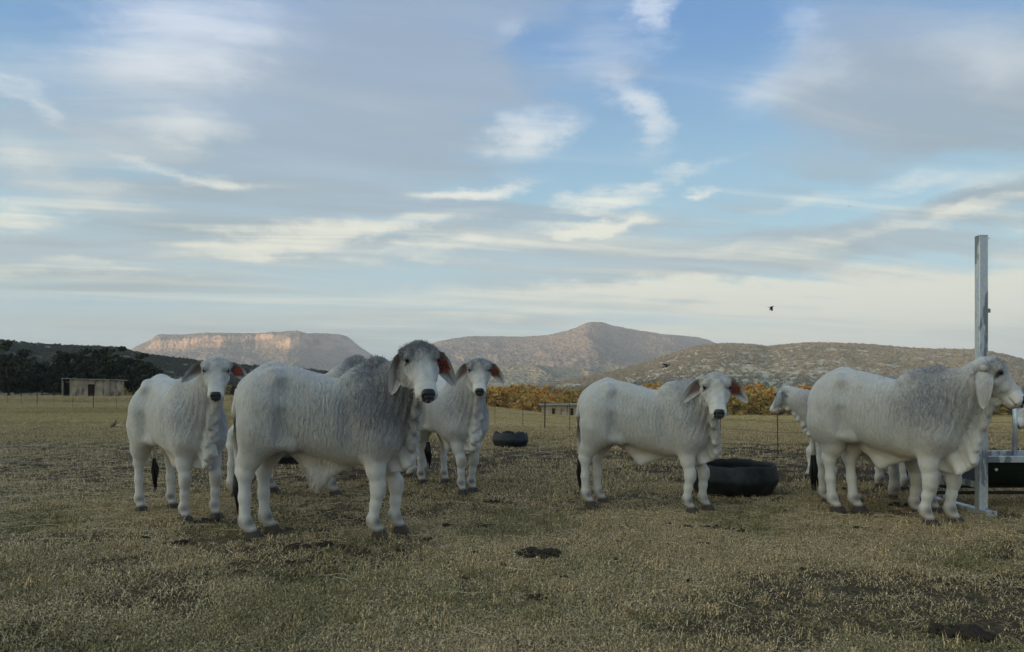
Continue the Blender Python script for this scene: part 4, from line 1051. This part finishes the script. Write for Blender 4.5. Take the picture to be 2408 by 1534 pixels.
def trunk_mesh(seed, h, rx, r0, stems=1):
    r = random.Random(seed); v, f = [], []
    def add(p, rad, n=6):
        vv, ff = tube(p, rad, n); k = len(v); v.extend(vv); f.extend([tuple(k + q_ for q_ in x) for x in ff])
    for s_ in range(stems):
        a = r.uniform(0, 6.28); lean = r.uniform(.05, .25) * (1 if stems == 1 else 2.2)
        top = (math.cos(a) * lean * h, math.sin(a) * lean * h, h * .62)
        add([(0, 0, -.3), (top[0] * .3, top[1] * .3, h * .25), top], [r0, r0 * .75, r0 * .5])
        for k in range(6):
            b_ = r.uniform(0, 6.28); z0 = r.uniform(.35, .62); p0 = (top[0] * z0 / .62, top[1] * z0 / .62, h * z0)
            q_ = r.uniform(.5, .9) * rx
            add([p0, (p0[0] + math.cos(b_) * q_ * .5, p0[1] + math.sin(b_) * q_ * .5, h * (z0 + .12)), (p0[0] + math.cos(b_) * q_, p0[1] + math.sin(b_) * q_, h * (z0 + r.uniform(.12, .34)))], [r0 * .4, r0 * .28, r0 * .08], 5)
    return mesh_py('trunk', v, f, True)
def tree_kind(seed, h, rx, leafmat, nclump, per, leaf, stems=1, r0=.16, lowc=.55):
    cm = crown_mesh(seed, rx, h * (1 - lowc) * .95, nclump, per, leaf); cm.materials.append(leafmat)
    tm = trunk_mesh(seed, h, rx, r0, stems); tm.materials.append(M_BARK)
    return cm, tm, h * lowc
def plant(kind, name, loc, sc, label, cat, group=None, rz=None, sz=1.0):
    cm, tm, cz = kind
    rt = empty(name, loc, random.uniform(0, 6.28) if rz is None else rz); rt.scale = (sc, sc, sc * sz)
    tag(rt, label, cat, group)
    t_ = link('trunk', tm, None, rt); c_ = link('crown', cm, None, rt); c_.location = (0, 0, cz)
    return rt
def woods():
    ever = [tree_kind(500 + i, 6.2, 2.7, M_EVER, 62, 46, .15, lowc=.50) for i in range(4)]
    rows = [(-14, 116, 1.30, 'tall dark evergreen tree cut by the left edge of the photo'), (22, 108, 1.22, 'rounded dark evergreen tree second from the left edge'), (48, 122, .9, 'small dark tree beside the leftmost evergreens'),
            (98, 125, .95, 'thin dark tree left of the ruined house'), (128, 128, .85, 'low dark tree just left of the ruined house wall'), (158, 122, 1.05, 'dark tree behind the left corner of the ruined house'),
            (182, 118, 1.25, 'tallest dark tree behind the ruined house roof'), (212, 122, 1.15, 'dark tree behind the doorway of the ruined house'), (245, 118, 1.20, 'dark spreading tree behind the middle of the ruined house'),
            (282, 116, 1.18, 'dark tree behind the right end of the ruined house'), (316, 114, 1.10, 'rounded dark tree right of the ruined house'), (345, 112, .85, 'small dark tree at the right end of the grove'), (70, 140, .7, 'low dark bush between the two groves')]
    for i, (px, Y, s_, lb) in enumerate(rows):
        X = (px - 1204) / F * Y
        plant(ever[i % 4], 'evergreen_tree', (X, Y, ground_z(X, Y) - .1), s_ * 1.04, lb, 'tree', 'dark evergreen trees round the ruined house', sz=1.08)
    aut = [tree_kind(600 + i, 5.6, 3.4, M_AUT, 60, 40, .17, stems=3, r0=.10, lowc=.50) for i in range(3)]
    oli = [tree_kind(620 + i, 5.2, 3.2, M_OLIVE, 56, 40, .17, stems=3, r0=.10, lowc=.50) for i in range(3)]
    r = random.Random(5); n = 0
    for row, (y0, y1, cnt) in enumerate(((118, 135, 34), (140, 165, 36), (170, 215, 44))):
        for k in range(cnt):
            px = 1010 + (2560 - 1010) * (k + r.uniform(-.35, .35)) / cnt
            Y = r.uniform(y0, y1); X = (px - 1204) / F * Y
            z = float(ground_z(X, Y)); top = 897 + r.uniform(-3, 20) + (9 if row == 0 else 0)
            if r.random() < .18: continue
            hh = CAM_H + (918 - top) / F * Y - z
            orange = r.random() < (.75 if px < 1600 else .35)
            kd = (aut if orange else oli)[r.randrange(3)]
            s_ = max(.55, hh / 5.7)
            zone = ('behind the tag 23 bull', 'above the far tyre tub', 'behind the long shed', 'behind the tag 02 bull', 'beside the tag 02 head', 'left of the profile bull', 'behind the profile bull', 'right of the steel post')[
                sum(px > q_ for q_ in (1160, 1265, 1365, 1600, 1760, 1905, 2300))]
            where = ('front scrub row', 'middle scrub row', 'back scrub row')[row]
            size_ = 'low' if s_ < 1.0 else 'tall'
            plant(kd, 'scrub_bush', (X, Y, z - .1), s_, '%s %s thorn bush in the %s %s' % (size_, 'rusty' if orange else 'olive', where, zone), 'bush',
                  'rusty thorn bushes in the scrub belt' if orange else 'olive thorn bushes in the scrub belt')
    kd = tree_kind(660, 8.0, 3.0, M_OLIVE, 44, 36, .17, r0=.14, lowc=.58)
    X = (1790 - 1204) / F * 165; plant(kd, 'tall_tree', (X, 165, ground_z(X, 165)), 1.12, 'tallest loose-crowned tree rising above the scrub belt behind tag 02 bull', 'tree')
    X = (1846 - 1204) / F * 175; plant(kd, 'tall_tree', (X, 175, ground_z(X, 175)), .92, 'smaller loose-crowned tree just right of the tallest one in the scrub belt', 'tree')
    # scrub that clothes the hills
    def hillcloth(name, XX, YY, ZZ, n, size, mat, seed, vmax=.62, sub=14):
        rr = np.random.default_rng(seed); nu, nv = XX.shape
        i = rr.random(n) * (nu - 2); j = rr.random(n) ** .85 * (nv * vmax - 2) + 1
        i0, j0 = i.astype(int), j.astype(int); fi, fj = i - i0, j - j0
        def bil(A_): return (A_[i0, j0] * (1 - fi) + A_[i0 + 1, j0] * fi) * (1 - fj) + (A_[i0, j0 + 1] * (1 - fi) + A_[i0 + 1, j0 + 1] * fi) * fj
        x, y, z = bil(XX), bil(YY), bil(ZZ)
        d = fbm(x / 70, y / 70, 4, seed); k = rr.random(n) < np.clip((d - .22) * 4, .35, 1)
        va = []
        for q_ in range(4):
            c = crown_mesh(seed + q_, 1.0, .62, sub, 14, .17); c.materials.append(mat); va.append(c)
        pts = np.stack([x, y, z + size * .22], 1)[k]
        scatter(name, pts, rr.random(len(pts)) * 6.28, rr.uniform(.5, 1.3, len(pts)) * size, rr.integers(0, 4, len(pts)), rr.random(len(pts)), va)
    hillcloth('hill_scrub', LX, LY, LZ, 16000, 2.1, M_DARKB, 700)
    hillcloth('range_scrub', RX, RY, RZ, 30000, 3.1, M_FARB, 720, sub=9)
    # low scrub on the plain beyond
    rr = np.random.default_rng(9); n = 5200
    Y = rr.uniform(180, 720, n); X = rr.uniform(-.62, .85, n) * Y
    pts = np.stack([X, Y, ground_z(X, Y) + .8], 1); va = []
    for q_ in range(4):
        c = crown_mesh(760 + q_, 1.0, .7, 16, 16, .16); c.materials.append(M_OLIVE if q_ % 2 else M_DARKB); va.append(c)
    scatter('plain_scrub', pts, rr.random(n) * 6.28, rr.uniform(1.5, 3.4, n), rr.integers(0, 4, n), rr.random(n), va)
woods()

# ------------------------------------------------------------------ built things
def box(v, f, lo, hi):
    k = len(v); (a, b, c), (d, e, g) = lo, hi
    v += [(a, b, c), (d, b, c), (d, e, c), (a, e, c), (a, b, g), (d, b, g), (d, e, g), (a, e, g)]
    f += [tuple(k + i for i in q_) for q_ in ((0, 3, 2, 1), (4, 5, 6, 7), (0, 1, 5, 4), (1, 2, 6, 5), (2, 3, 7, 6), (3, 0, 4, 7))]
def boxes(name, rows, mat, parent=None, bev=.003):
    v, f = [], []
    for lo, hi in rows: box(v, f, lo, hi)
    me = mesh_py(name, v, f)
    if bev:
        bm = bmesh.new(); bm.from_mesh(me); bmesh.ops.bevel(bm, geom=bm.edges[:], offset=bev, segments=1, affect='EDGES'); bm.to_mesh(me); bm.free()
    return link(name, me, mat, parent)
def galv():
    m, t, b = new_mat('galvanised_steel', .42, .5)
    co = t.node('ShaderNodeTexCoord').outputs['Object']
    sp = t.voro(co, 45.0, out='Color'); run = t.noise(t.mapping(co, sc=(18, 18, 3.2)), 1.0, 5, .65); st = t.step(t.noise(t.mapping(co, loc=(2, 1, 4), sc=(9, 9, 2.4)), 1.0, 5, .6), .50, .58)
    c = t.mix(run, (.42, .45, .47), (.72, .75, .77)); c = t.mix(.12, c, sp); c = t.mix(t.m('MULTIPLY', st, .85), c, (.16, .18, .20))
    t.l.new(c, b.inputs['Base Color']); b.inputs['Metallic'].default_value = .55
    t.l.new(t.lin(run, 0, 1, .3, .55), b.inputs['Roughness']); return m
M_GALV = galv()
M_PLATE = flat_mat('dull_grey_end_plate', (.13, .15, .17), .55, .4, .3, var=.25, scale=6)
M_BOLT = flat_mat('pale_bolt_steel', (.55, .56, .55), .4, .5, .6)
M_GREENP = flat_mat('dark_green_plastic', (.012, .022, .018), .5, .35, var=.3, scale=4)
def rubber():
    m, t, b = new_mat('black_tyre_rubber', .55, .35); co = t.node('ShaderNodeTexCoord').outputs['Object']
    n = t.noise(co, 5.0, 6, .65); c = t.mix(t.step(n, .40, .72), (.008, .010, .012), (.035, .040, .045))
    t.l.new(c, b.inputs['Base Color']); t.l.new(t.lin(n, .3, .7, .45, .75), b.inputs['Roughness']); return m
M_RUB = rubber()
M_RUBC = flat_mat('cut_rubber_edge', (.055, .055, .052), .8, .2)
M_POST = flat_mat('dark_iron_fence_post', (.035, .028, .022), .8, .3)
def trough():
    rt = empty('feed_trough', (4.53, 7.14, 0)); tag(rt, 'galvanised feed trough with tall corner post and dark green half barrel at the right edge', 'feed trough')
    boxes('tall_post', [((-.046, -.05, .057), (.030, -.044, 2.68)), ((.0302, -.05, .057), (.036, .030, 2.68)), ((-.046, -.0438, .057), (-.040, .03, 2.68))], M_GALV, rt)
    boxes('post_cap', [((-.046, -.05, 2.681), (.036, .03, 2.690))], M_GALV, rt, .001)
    boxes('bracket', [((.0365, -.035, 1.945), (.068, -.031, 1.985))], M_GALV, rt, .001)
    boxes('bracket', [((.0365, -.02, 2.661), (.070, -.004, 2.668))], M_GALV, rt, .001)
    boxes('foot_rail', [((-.05, -.16, .0), (.05, .98, .055))], M_GALV, rt)
    boxes('side_rail', [((.037, -.045, .505), (2.6, .012, .565))], M_GALV, rt)
    boxes('side_rail', [((.057, .62, .505), (2.6, .665, .565))], M_GALV, rt)
    boxes('end_rail', [((-.045, .046, .505), (.0, .66, .565))], M_GALV, rt)
    boxes('top_rail', [((.32, -.02, 1.17), (2.6, .03, 1.23))], M_GALV, rt)
    for x_ in (.33, .93, 1.53):
        vv, ff = tube([(x_, .005, .566), (x_, .005, 1.169)], [.021, .021], 12); link('upright_bar', mesh_py('upright_bar', vv, ff, True), M_GALV, rt)
    boxes('back_upright', [((.03, .665, .0), (.075, .71, 1.24))], M_GALV, rt)
    boxes('cross_brace', [((-.04, .047, .255), (-.012, .70, .315))], M_GALV, rt)
    for zz in (.17, .235):
        vv, ff = tube([(-.22 if zz > .2 else -.3, .30, zz), (1.2, .28, zz + .004), (2.6, .30, zz)], [.017] * 3, 10); link('low_pipe', mesh_py('low_pipe', vv, ff, True), M_POST, rt)
    # half barrel: outside, inside and the two end plates
    n = 28; v, f = [], []
    cy, cz, rr = .335, .545, .31
    for side, r_ in ((0, rr), (1, rr - .012)):
        for x_ in (.0, 2.6):
            for i in range(n + 1):
                a = PI + PI * i / n
                v.append((x_, cy + r_ * math.cos(a), cz + r_ * math.sin(a)))
    k = n + 1
    for i in range(n):
        f.append((i, i + 1, k + i + 1, k + i)); f.append((2 * k + i, 3 * k + i, 3 * k + i + 1, 2 * k + i + 1)); f.append((i, 2 * k + i, 2 * k + i + 1, i + 1))
    f += [(0, k, 3 * k, 2 * k), (n, 2 * k + n, 3 * k + n, k + n)]
    link('half_barrel', mesh_py('half_barrel', v, f, True), M_GREENP, rt)
    for x_ in (-.006, 2.6):
        v, f = [], []
        for xx in (x_ - .004, x_ + .002):
            v += [(xx, cy + (rr + .004) * math.cos(PI + PI * i / n), cz - .002 + (rr + .004) * math.sin(PI + PI * i / n)) for i in range(n + 1)]
        f += [tuple(range(n + 1)), tuple(range(2 * n + 1, n, -1))] + [(i, n + 1 + i, n + 2 + i, i + 1) for i in range(n)] + [(n, 2 * n + 1, n + 1, 0)]
        link('end_plate', mesh_py('end_plate', v, f), M_PLATE, rt)
    for x_ in (.16, .55, .95, 1.35):
        vv, ff = ball((x_, .335 - .313, .50 - .07), .017, 5, (1, .5, 1)); link('bolt', mesh_py('bolt', vv, ff, True), M_BOLT, rt)
trough()
def tyre_tub(loc, rad, h, label, seed, scallop=.0, tilt=0.0, rz=0.0):
    """an old tyre turned inside out: narrow foot, bulging waist, ragged cut rim"""
    rt = empty('tyre_tub', loc, rz); tag(rt, label, 'tub', 'black tyre feed tubs'); rt.rotation_euler.x = tilt
    r = random.Random(seed); n = 72
    prof = [(.0, .035), (.55, .030), (.76, .0), (.80, .02), (.90, .20), (.985, .46), (1.0, .53), (.992, .60), (.955, .80), (.925, .985), (.914, 1.0), (.903, .985), (.93, .78), (.965, .55), (.93, .42), (.82, .20), (.6, .10), (.0, .09)]
    ph = [r.uniform(0, 6.28) for _ in range(4)]
    v, f = [], []
    for (pr, pz) in prof:
        for j in range(n):
            a = 2 * PI * j / n
            wv = 1 + .010 * math.sin(2 * a + ph[0]) + .003 * math.sin(7 * a + ph[1])
            top = max(0, pz - .8) / .2 * (.007 * math.sin(5 * a + ph[2]) + .004 * math.sin(17 * a + ph[3]) + scallop * (abs(math.sin(3.5 * a)) ** .5 - .6))
            v.append((rad * pr * wv * math.cos(a), rad * pr * wv * math.sin(a), h * pz + top))
    for i in range(len(prof) - 1):
        for j in range(n): f.append((i * n + j, i * n + (j + 1) % n, (i + 1) * n + (j + 1) % n, (i + 1) * n + j))
    me = mesh_py('tub_wall', v, f, True); me.materials.append(M_RUB); me.materials.append(M_RUBC)
    for q_, p in enumerate(me.polygons):
        if q_ // n in (9, 10): p.material_index = 1
    link('tub_wall', me, None, rt)
tyre_tub((2.57, 8.62, 0.0), .515, .355, 'large black tyre tub standing on the dirt behind the tag 02 bull', 1, .0, .02, .5)
tyre_tub((-.035, 15.6, 0.0), .385, .30, 'small far black tyre tub with scalloped rim in front of the fence', 2, .055, 0, 1.3)
tyre_tub((-3.62, 12.1, 0.0), .42, .26, 'black tyre tub half hidden behind the hind legs of the big bull', 3, .02, 0, .3)

M_WIRE = flat_mat('dull_fence_wire', (.10, .095, .09), .6, .4, .5)
def fence(label, pts, spacing, h, thick_every=4):
    rt = empty('wire_fence', (pts[0][0], pts[0][1], 0)); tag(rt, label, 'fence')
    o = Vector(pts[0]).to_3d() if False else Vector((pts[0][0], pts[0][1], 0))
    stations = []
    for (ax, ay), (bx, by) in zip(pts, pts[1:]):
        L_ = math.hypot(bx - ax, by - ay); m_ = max(1, round(L_ / spacing))
        for i in range(m_): stations.append((ax + (bx - ax) * i / m_, ay + (by - ay) * i / m_))
    stations.append(pts[-1])
    r = random.Random(3)
    for i, (x, y) in enumerate(stations):
        z = float(ground_z(x, y)); th = .020 if i % thick_every == 0 else .0085
        vv, ff = tube([(x - o.x, y - o.y, z - .05), (x - o.x + r.uniform(-.02, .02), y - o.y, z + h + (.05 if i % thick_every == 0 else 0))], [th, th], 6)
        link('post', mesh_py('post', vv, ff), M_POST, rt)
    for lv in (.30, .55, .78, 1.0):
        p = [(x - o.x, y - o.y, float(ground_z(x, y)) + h * lv - .02) for x, y in stations]
        vv, ff = tube(p, [.0045 if lv == 1.0 else .0030] * len(p), 4); link('wire', mesh_py('wire', vv, ff), M_WIRE, rt)
fence('thin wire fence with iron posts running across the field behind the cattle', [(14.5, 13.2), (4.86, 13.5), (.35, 24.0), (-.6, 26.0)], 1.75, .82)
fence('distant wire fence crossing the yellow field on the left', [(-.9, 26.4), (-23, 43), (-42, 60)], 3.4, .95, 3)

def plaster(name, a, b_, dark):
    m, t, b = new_mat(name, .95, .1); co = t.node('ShaderNodeTexCoord').outputs['Object']
    n = t.noise(co, .9, 6, .65); n2 = t.noise(t.mapping(co, sc=(2.2, 2.2, .5)), 1.0, 5, .6)
    c = t.mix(t.step(n, .35, .65), a, b_); c = t.mix(t.m('MULTIPLY', t.step(n2, .50, .68), .85), c, dark)
    t.l.new(c, b.inputs['Base Color']); bp = t.node('ShaderNodeBump'); bp.inputs['Distance'].default_value = .03; bp.inputs['Strength'].default_value = .6
    t.l.new(n, bp.inputs['Height']); t.l.new(bp.outputs[0], b.inputs['Normal']); return m
M_PLAS = plaster('stained_plaster', (.27, .215, .15), (.42, .35, .25), (.09, .07, .05))
M_ROOFS = flat_mat('rusty_sheet_roof', (.30, .27, .24), .8, .3, .1, var=.3, scale=2)
M_DARKIN = flat_mat('dark_brown_door', (.030, .018, .014), .9, .1)
M_TIMB = flat_mat('weathered_roof_timber', (.20, .17, .14), .9, .1, var=.3, scale=8)
def ruin():
    Y = 96.0; x0 = (164 - 1204) / F * Y; k = 6.3 / 129
    rt = empty('ruined_house', (x0, Y, 0.0), R(30.7)); tag(rt, 'low ruined plaster house with flat roof and one dark doorway left of the herd', 'house')
    W_ = (293 - 164) * k; Hh = 2.62; d0, d1 = (206 - 164) * k, (222 - 164) * k; ax = (252 - 164) * k
    dep = 5.0; th = .22; dh = 1.98
    boxes('front_wall', [((0, 0, -.3), (d0, th, Hh)), ((d1, 0, -.3), (ax, th, Hh)), ((d0, 0, dh), (d1, th, Hh - .001))], M_PLAS, rt, .02)
    boxes('annex_wall', [((ax + .004, .55, -.3), (W_, .55 + th, Hh - .18)), ((ax + .004, .03, -.3), (ax + .2, .548, Hh - .1))], M_PLAS, rt, .02)
    boxes('side_wall', [((-.9, .5, -.3), (-.70, dep, Hh - .2))], M_PLAS, rt, .02)
    boxes('side_wall', [((W_ - .2, .775, -.3), (W_ - .003, dep, Hh - .2))], M_PLAS, rt, .02)
    boxes('back_wall', [((-.69, dep - .2, -.3), (W_ - .21, dep, Hh - .2))], M_PLAS, rt, .02)
    boxes('door', [((d0 + .03, .09, -.2), (d1 - .03, .15, dh - .02))], M_DARKIN, rt, .01)
    v, f = [], []
    n = 22
    for i in range(n + 1):
        x = -.95 + (W_ + 1.45) * i / n; zz = Hh + .05 - .18 * (i / n) + .05 * math.sin(i * 2.1) * (i % 3 == 0)
        v += [(x, -.28 if x < ax else .25, zz), (x, dep + .2, zz + .1), (x, -.28 if x < ax else .25, zz + .045), (x, dep + .2, zz + .145)]
    for i in range(n):
        a = i * 4; f += [(a, a + 1, a + 5, a + 4), (a + 2, a + 6, a + 7, a + 3), (a, a + 4, a + 6, a + 2), (a + 1, a + 3, a + 7, a + 5)]
    f += [(0, 2, 3, 1), (n * 4, n * 4 + 1, n * 4 + 3, n * 4 + 2)]
    link('roof', mesh_py('roof', v, f), M_ROOFS, rt)
    for x in (-.85, -.4, .4, 3.9, 5.3):
        boxes('rafter_end', [((x, -.45 + (.4 if x > ax else 0), Hh + .13 - x * .02), (x + .12, .5, Hh + .22 - x * .02))], M_TIMB, rt, .01)
    boxes('porch_pole', [((-.88, -.2, -.2), (-.78, -.1, Hh + .02))], M_TIMB, rt, .01)
ruin()
def shed():
    Y = 113.0; k = Y / F; x0 = (1275 - 1204) * k; zb = float(ground_z(x0 + 3, Y)) - .2; zt = CAM_H + (918 - 949) * k
    H_ = zt - zb; W_ = (1385 - 1275) * k
    rt = empty('long_shed', (x0, Y, zb)); tag(rt, 'low pale flat roofed building far behind the left end of the tag 02 bull', 'building')
    win = [(1.5, 1.95), (4.3, 4.8)]
    rows, c = [], 0.0
    for a, b_ in win: rows.append(((c, 0, 0), (a, .25, H_ - .3))); rows.append(((a, 0, 0), (b_, .25, H_ - 2.0))); rows.append(((a, 0, H_ - .75), (b_, .25, H_ - .301))); c = b_
    rows.append(((c, 0, 0), (W_, .25, H_ - .3)))
    boxes('wall', rows, M_PLAS, rt, 0)
    boxes('wall', [((0, .252, 0), (.25, 6, H_ - .3)), ((W_ - .25, .252, 0), (W_, 6, H_ - .3)), ((.252, 5.75, 0), (W_ - .252, 6, H_ - .3))], M_PLAS, rt, 0)
    for a, b_ in win: boxes('window', [((a, .12, H_ - 2.0), (b_, .16, H_ - .75))], M_DARKIN, rt, 0)
    boxes('roof', [((-.4, -.6, H_ - .299), (W_ + .4, 6.5, H_ - .12))], M_ROOFS, rt, .02)
shed()

# ------------------------------------------------------------------ dung, clods and dry weeds on the ground
M_DUNG = flat_mat('dark_moist_dung', (.036, .026, .017), .85, .2, var=.35, scale=30)
def dung_mesh(seed, lumps, spread):
    r = random.Random(seed); v, f = [], []
    for _ in range(lumps):
        a = r.uniform(0, 6.28); q_ = spread * math.sqrt(r.random()); cx, cy = math.cos(a) * q_, math.sin(a) * q_ * .75
        rr = r.uniform(.10, .24) * (1.25 - q_ / spread * .6); k = len(v); n, m_ = 5, 8
        for i in range(n + 1):
            th = PI * i / n
            for j in range(m_):
                ph = 2 * PI * j / m_; w = 1 + r.uniform(-.22, .22)
                v.append((cx + rr * w * math.sin(th) * math.cos(ph), cy + rr * w * math.sin(th) * math.sin(ph), rr * w * math.cos(th) * .62 + rr * .2))
        for i in range(n):
            for j in range(m_): f.append((k + i * m_ + j, k + (i + 1) * m_ + j, k + (i + 1) * m_ + (j + 1) % m_, k + i * m_ + (j + 1) % m_))
    me = mesh_py('dung_heap', v, f, False); me.materials.append(M_DUNG); return me
DG = [dung_mesh(800 + i, n_, .85) for i, n_ in enumerate((16, 22, 28, 20))]; CL = [dung_mesh(820 + i, n_, .35) for i, n_ in enumerate((2, 3, 4))]
for i, (px, py, w, lb) in enumerate(heaps):
    Y = CAM_H * F / (py - 918); X = (px - 1204) / F * Y; z = float(ground_z(X, Y)); s_ = w / F * Y / 2
    if w < 32: me = CL[i % 3]; s_ *= 1.6
    else: me = DG[i % 4]
    o = link('dung_heap', me); o.location = (X, Y, z + .012); s_ *= .98; hh_ = max(min(s_, .22), .13); o.scale = (s_ * .9, s_ * (.9 if w < 60 else 1.0), hh_ * .85 if w > 32 else s_); o.rotation_euler.z = 0.0 if w > 60 else i * 1.3
    tag(o, lb, 'dung', 'dung heaps and clods on the ground')
X, Y = wedge(1800, 4.5, 20, .75, 1.6); kk = fbm(X * .6, Y * .6, 3, 91) > .50; X, Y = X[kk], Y[kk]
scatter('crumbled_dung', np.stack([X, Y, ground_z(X, Y) + .012], 1), rng.random(len(X)) * 6.28, rng.uniform(.045, .12, len(X)), rng.integers(0, 3, len(X)), rng.random(len(X)), CL)
M_TWIG = flat_mat('dry_brown_twig', (.12, .085, .055), .9, .1)
def weed(px, py, hpx, label, seed, spread=.6):
    Y = CAM_H * F / (py - 918); X = (px - 1204) / F * Y; h = hpx / F * Y; r = random.Random(seed); v, f = [], []
    def br(p, d, L_, rad, dep):
        q_ = p + d * L_; vv, ff = tube([p, (p + q_) / 2 + Vector((r.uniform(-.05, .05), r.uniform(-.05, .05), 0)) * L_, q_], [rad, rad * .8, rad * .55], 4); k = len(v); v.extend(vv); f.extend([tuple(k + i for i in x) for x in ff])
        if dep:
            for _ in range(r.choice((2, 3))): br(q_, (d + Vector((r.uniform(-1, 1), r.uniform(-1, 1), r.uniform(-.2, .5))) * spread).normalized(), L_ * r.uniform(.5, .8), rad * .55, dep - 1)
    for _ in range(3): br(Vector((0, 0, 0)), Vector((r.uniform(-.4, .4), r.uniform(-.4, .4), 1)).normalized(), h * .42, .0035, 3)
    o = link('dry_weed', mesh_py('dry_weed', v, f), M_TWIG); o.location = (X, Y, float(ground_z(X, Y))); tag(o, label, 'dry weed', 'dry twiggy weeds in the grass')
weed(988, 1318, 42, 'dark twiggy weed in the grass right of the big bull front feet', 1); weed(1738, 1225, 40, 'thin dry weed stem below the large black tyre tub', 2)
weed(1697, 1170, 24, 'small forked dry weed in front of the large black tyre tub', 3); weed(1478, 1246, 22, 'small dry weed left of the tag 02 bull front feet', 4); weed(1716, 1252, 34, 'dry twig beside the dung heap below the tag 02 bull', 5)
weed(1180, 1275, 30, 'dry weed in the grass above the wide dung heap', 6); weed(228, 1275, 28, 'dry weed standing in the grass at the lower left', 7)

# ------------------------------------------------------------------ birds
M_BIRD = flat_mat('black_bird_plumage', (.014, .013, .014), .7, .3)
M_FRAN = flat_mat('mottled_brown_plumage', (.16, .11, .07), .9, .2, var=.4, scale=40)
def loft_body(path, rad, n=10): return tube(path, rad, n)
def bird(label, px, py, Y, span, heading, roll, wing_up, fold=.0):
    p = at(px, py, Y); rt = empty('flying_bird', p, heading, span); rt.rotation_euler = (roll[0], roll[1], heading); tag(rt, label, 'bird', 'dark birds in the air')
    vv, ff = tube([(.34, 0, .0), (.30, 0, .004), (.24, 0, .01), (.12, 0, 0), (-.05, 0, -.005), (-.2, 0, 0), (-.30, 0, 0)], [.004, .022, .036, .052, .055, .030, .010], 10)
    link('body', mesh_py('body', vv, ff, True), M_BIRD, rt)
    v = [(-.2, -.03, .004), (-.2, .03, .004), (-.46, .075, .004), (-.46, -.075, .004), (-.2, -.03, -.004), (-.2, .03, -.004), (-.46, .075, -.002), (-.46, -.075, -.002)]
    link('tail', mesh_py('tail', v, [(0, 1, 2, 3), (7, 6, 5, 4), (0, 4, 5, 1), (1, 5, 6, 2), (2, 6, 7, 3), (3, 7, 4, 0)]), M_BIRD, rt)
    for s_ in (-1, 1):
        ou = [(.12, .03), (.18, .22), (.10, .45), (-.02, .50), (-.06, .38), (-.10, .22), (-.10, .03)]
        vv = []
        for zt in (.006, -.006):
            for x, y in ou: vv.append((x - fold * y * .8, s_ * y * math.cos(wing_up) * (1 - fold * .5), zt * (1 - y) + y * math.sin(wing_up)))
        m_ = len(ou); ff = [tuple(range(m_)), tuple(range(2 * m_ - 1, m_ - 1, -1))] + [(i, m_ + i, m_ + (i + 1) % m_, (i + 1) % m_) for i in range(m_)]
        link('wing', mesh_py('wing', vv, ff), M_BIRD, rt)
bird('small dark bird flying against the pale sky left of the steel post, wings down', 1814, 722, 24, .30, R(15), (R(20), R(-12)), R(-62), .2)
bird('small dark bird flying low before the hills above the tag 02 bull, wings folded', 1569, 860, 26, .40, R(12), (R(38), R(-20)), R(12), .75)
bird('tiny dark speck of a bird high in the sky right of centre', 1997, 486, 90, .35, R(40), (0, 0), R(20))
def francolin():
    p = at(267, 1008, 23.2); p.z = float(ground_z(p.x, p.y)); rt = empty('ground_bird', p, R(40)); tag(rt, 'small brown bird standing in the yellow grass left of the herd', 'bird')
    vv, ff = tube([(.055, 0, .21), (.05, 0, .19), (.02, 0, .15), (-.03, 0, .10), (-.09, 0, .06)], [.02, .04, .06, .055, .012], 10); link('body', mesh_py('body', vv, ff, True), M_FRAN, rt)
    vv, ff = tube([(.04, 0, .18), (.06, 0, .22), (.065, 0, .255), (.085, 0, .268), (.11, 0, .264)], [.032, .022, .02, .020, .004], 8); link('neck_and_head', mesh_py('neck_and_head', vv, ff, True), M_FRAN, rt)
    for s_ in (-1, 1): vv, ff = tube([(.0, s_ * .03, .10), (.01, s_ * .03, .05), (.0, s_ * .03, .0)], [.012, .006, .005], 5); link('leg', mesh_py('leg', vv, ff), M_FRAN, rt)
francolin()
# ------------------------------------------------------------------ evening haze lying over the whole valley
def haze(density=1.6e-4, col=(.80, .86, .95)):
    v, f = [], []; box(v, f, (-6000, -3200, -24), (6000, 5900, 345))
    me = mesh_py('haze', v, f); m = bpy.data.materials.new('valley_haze'); m.use_nodes = True
    t = NT(m.node_tree); t.n.remove(m.node_tree.nodes['Principled BSDF'])
    pv = t.node('ShaderNodeVolumePrincipled'); pv.inputs['Density'].default_value = density; pv.inputs['Color'].default_value = (*col, 1); pv.inputs['Anisotropy'].default_value = 0.0
    t.l.new(pv.outputs[0], t.n['Material Output'].inputs['Volume'])
    tag(link('haze', me, m), kind='stuff')
haze()
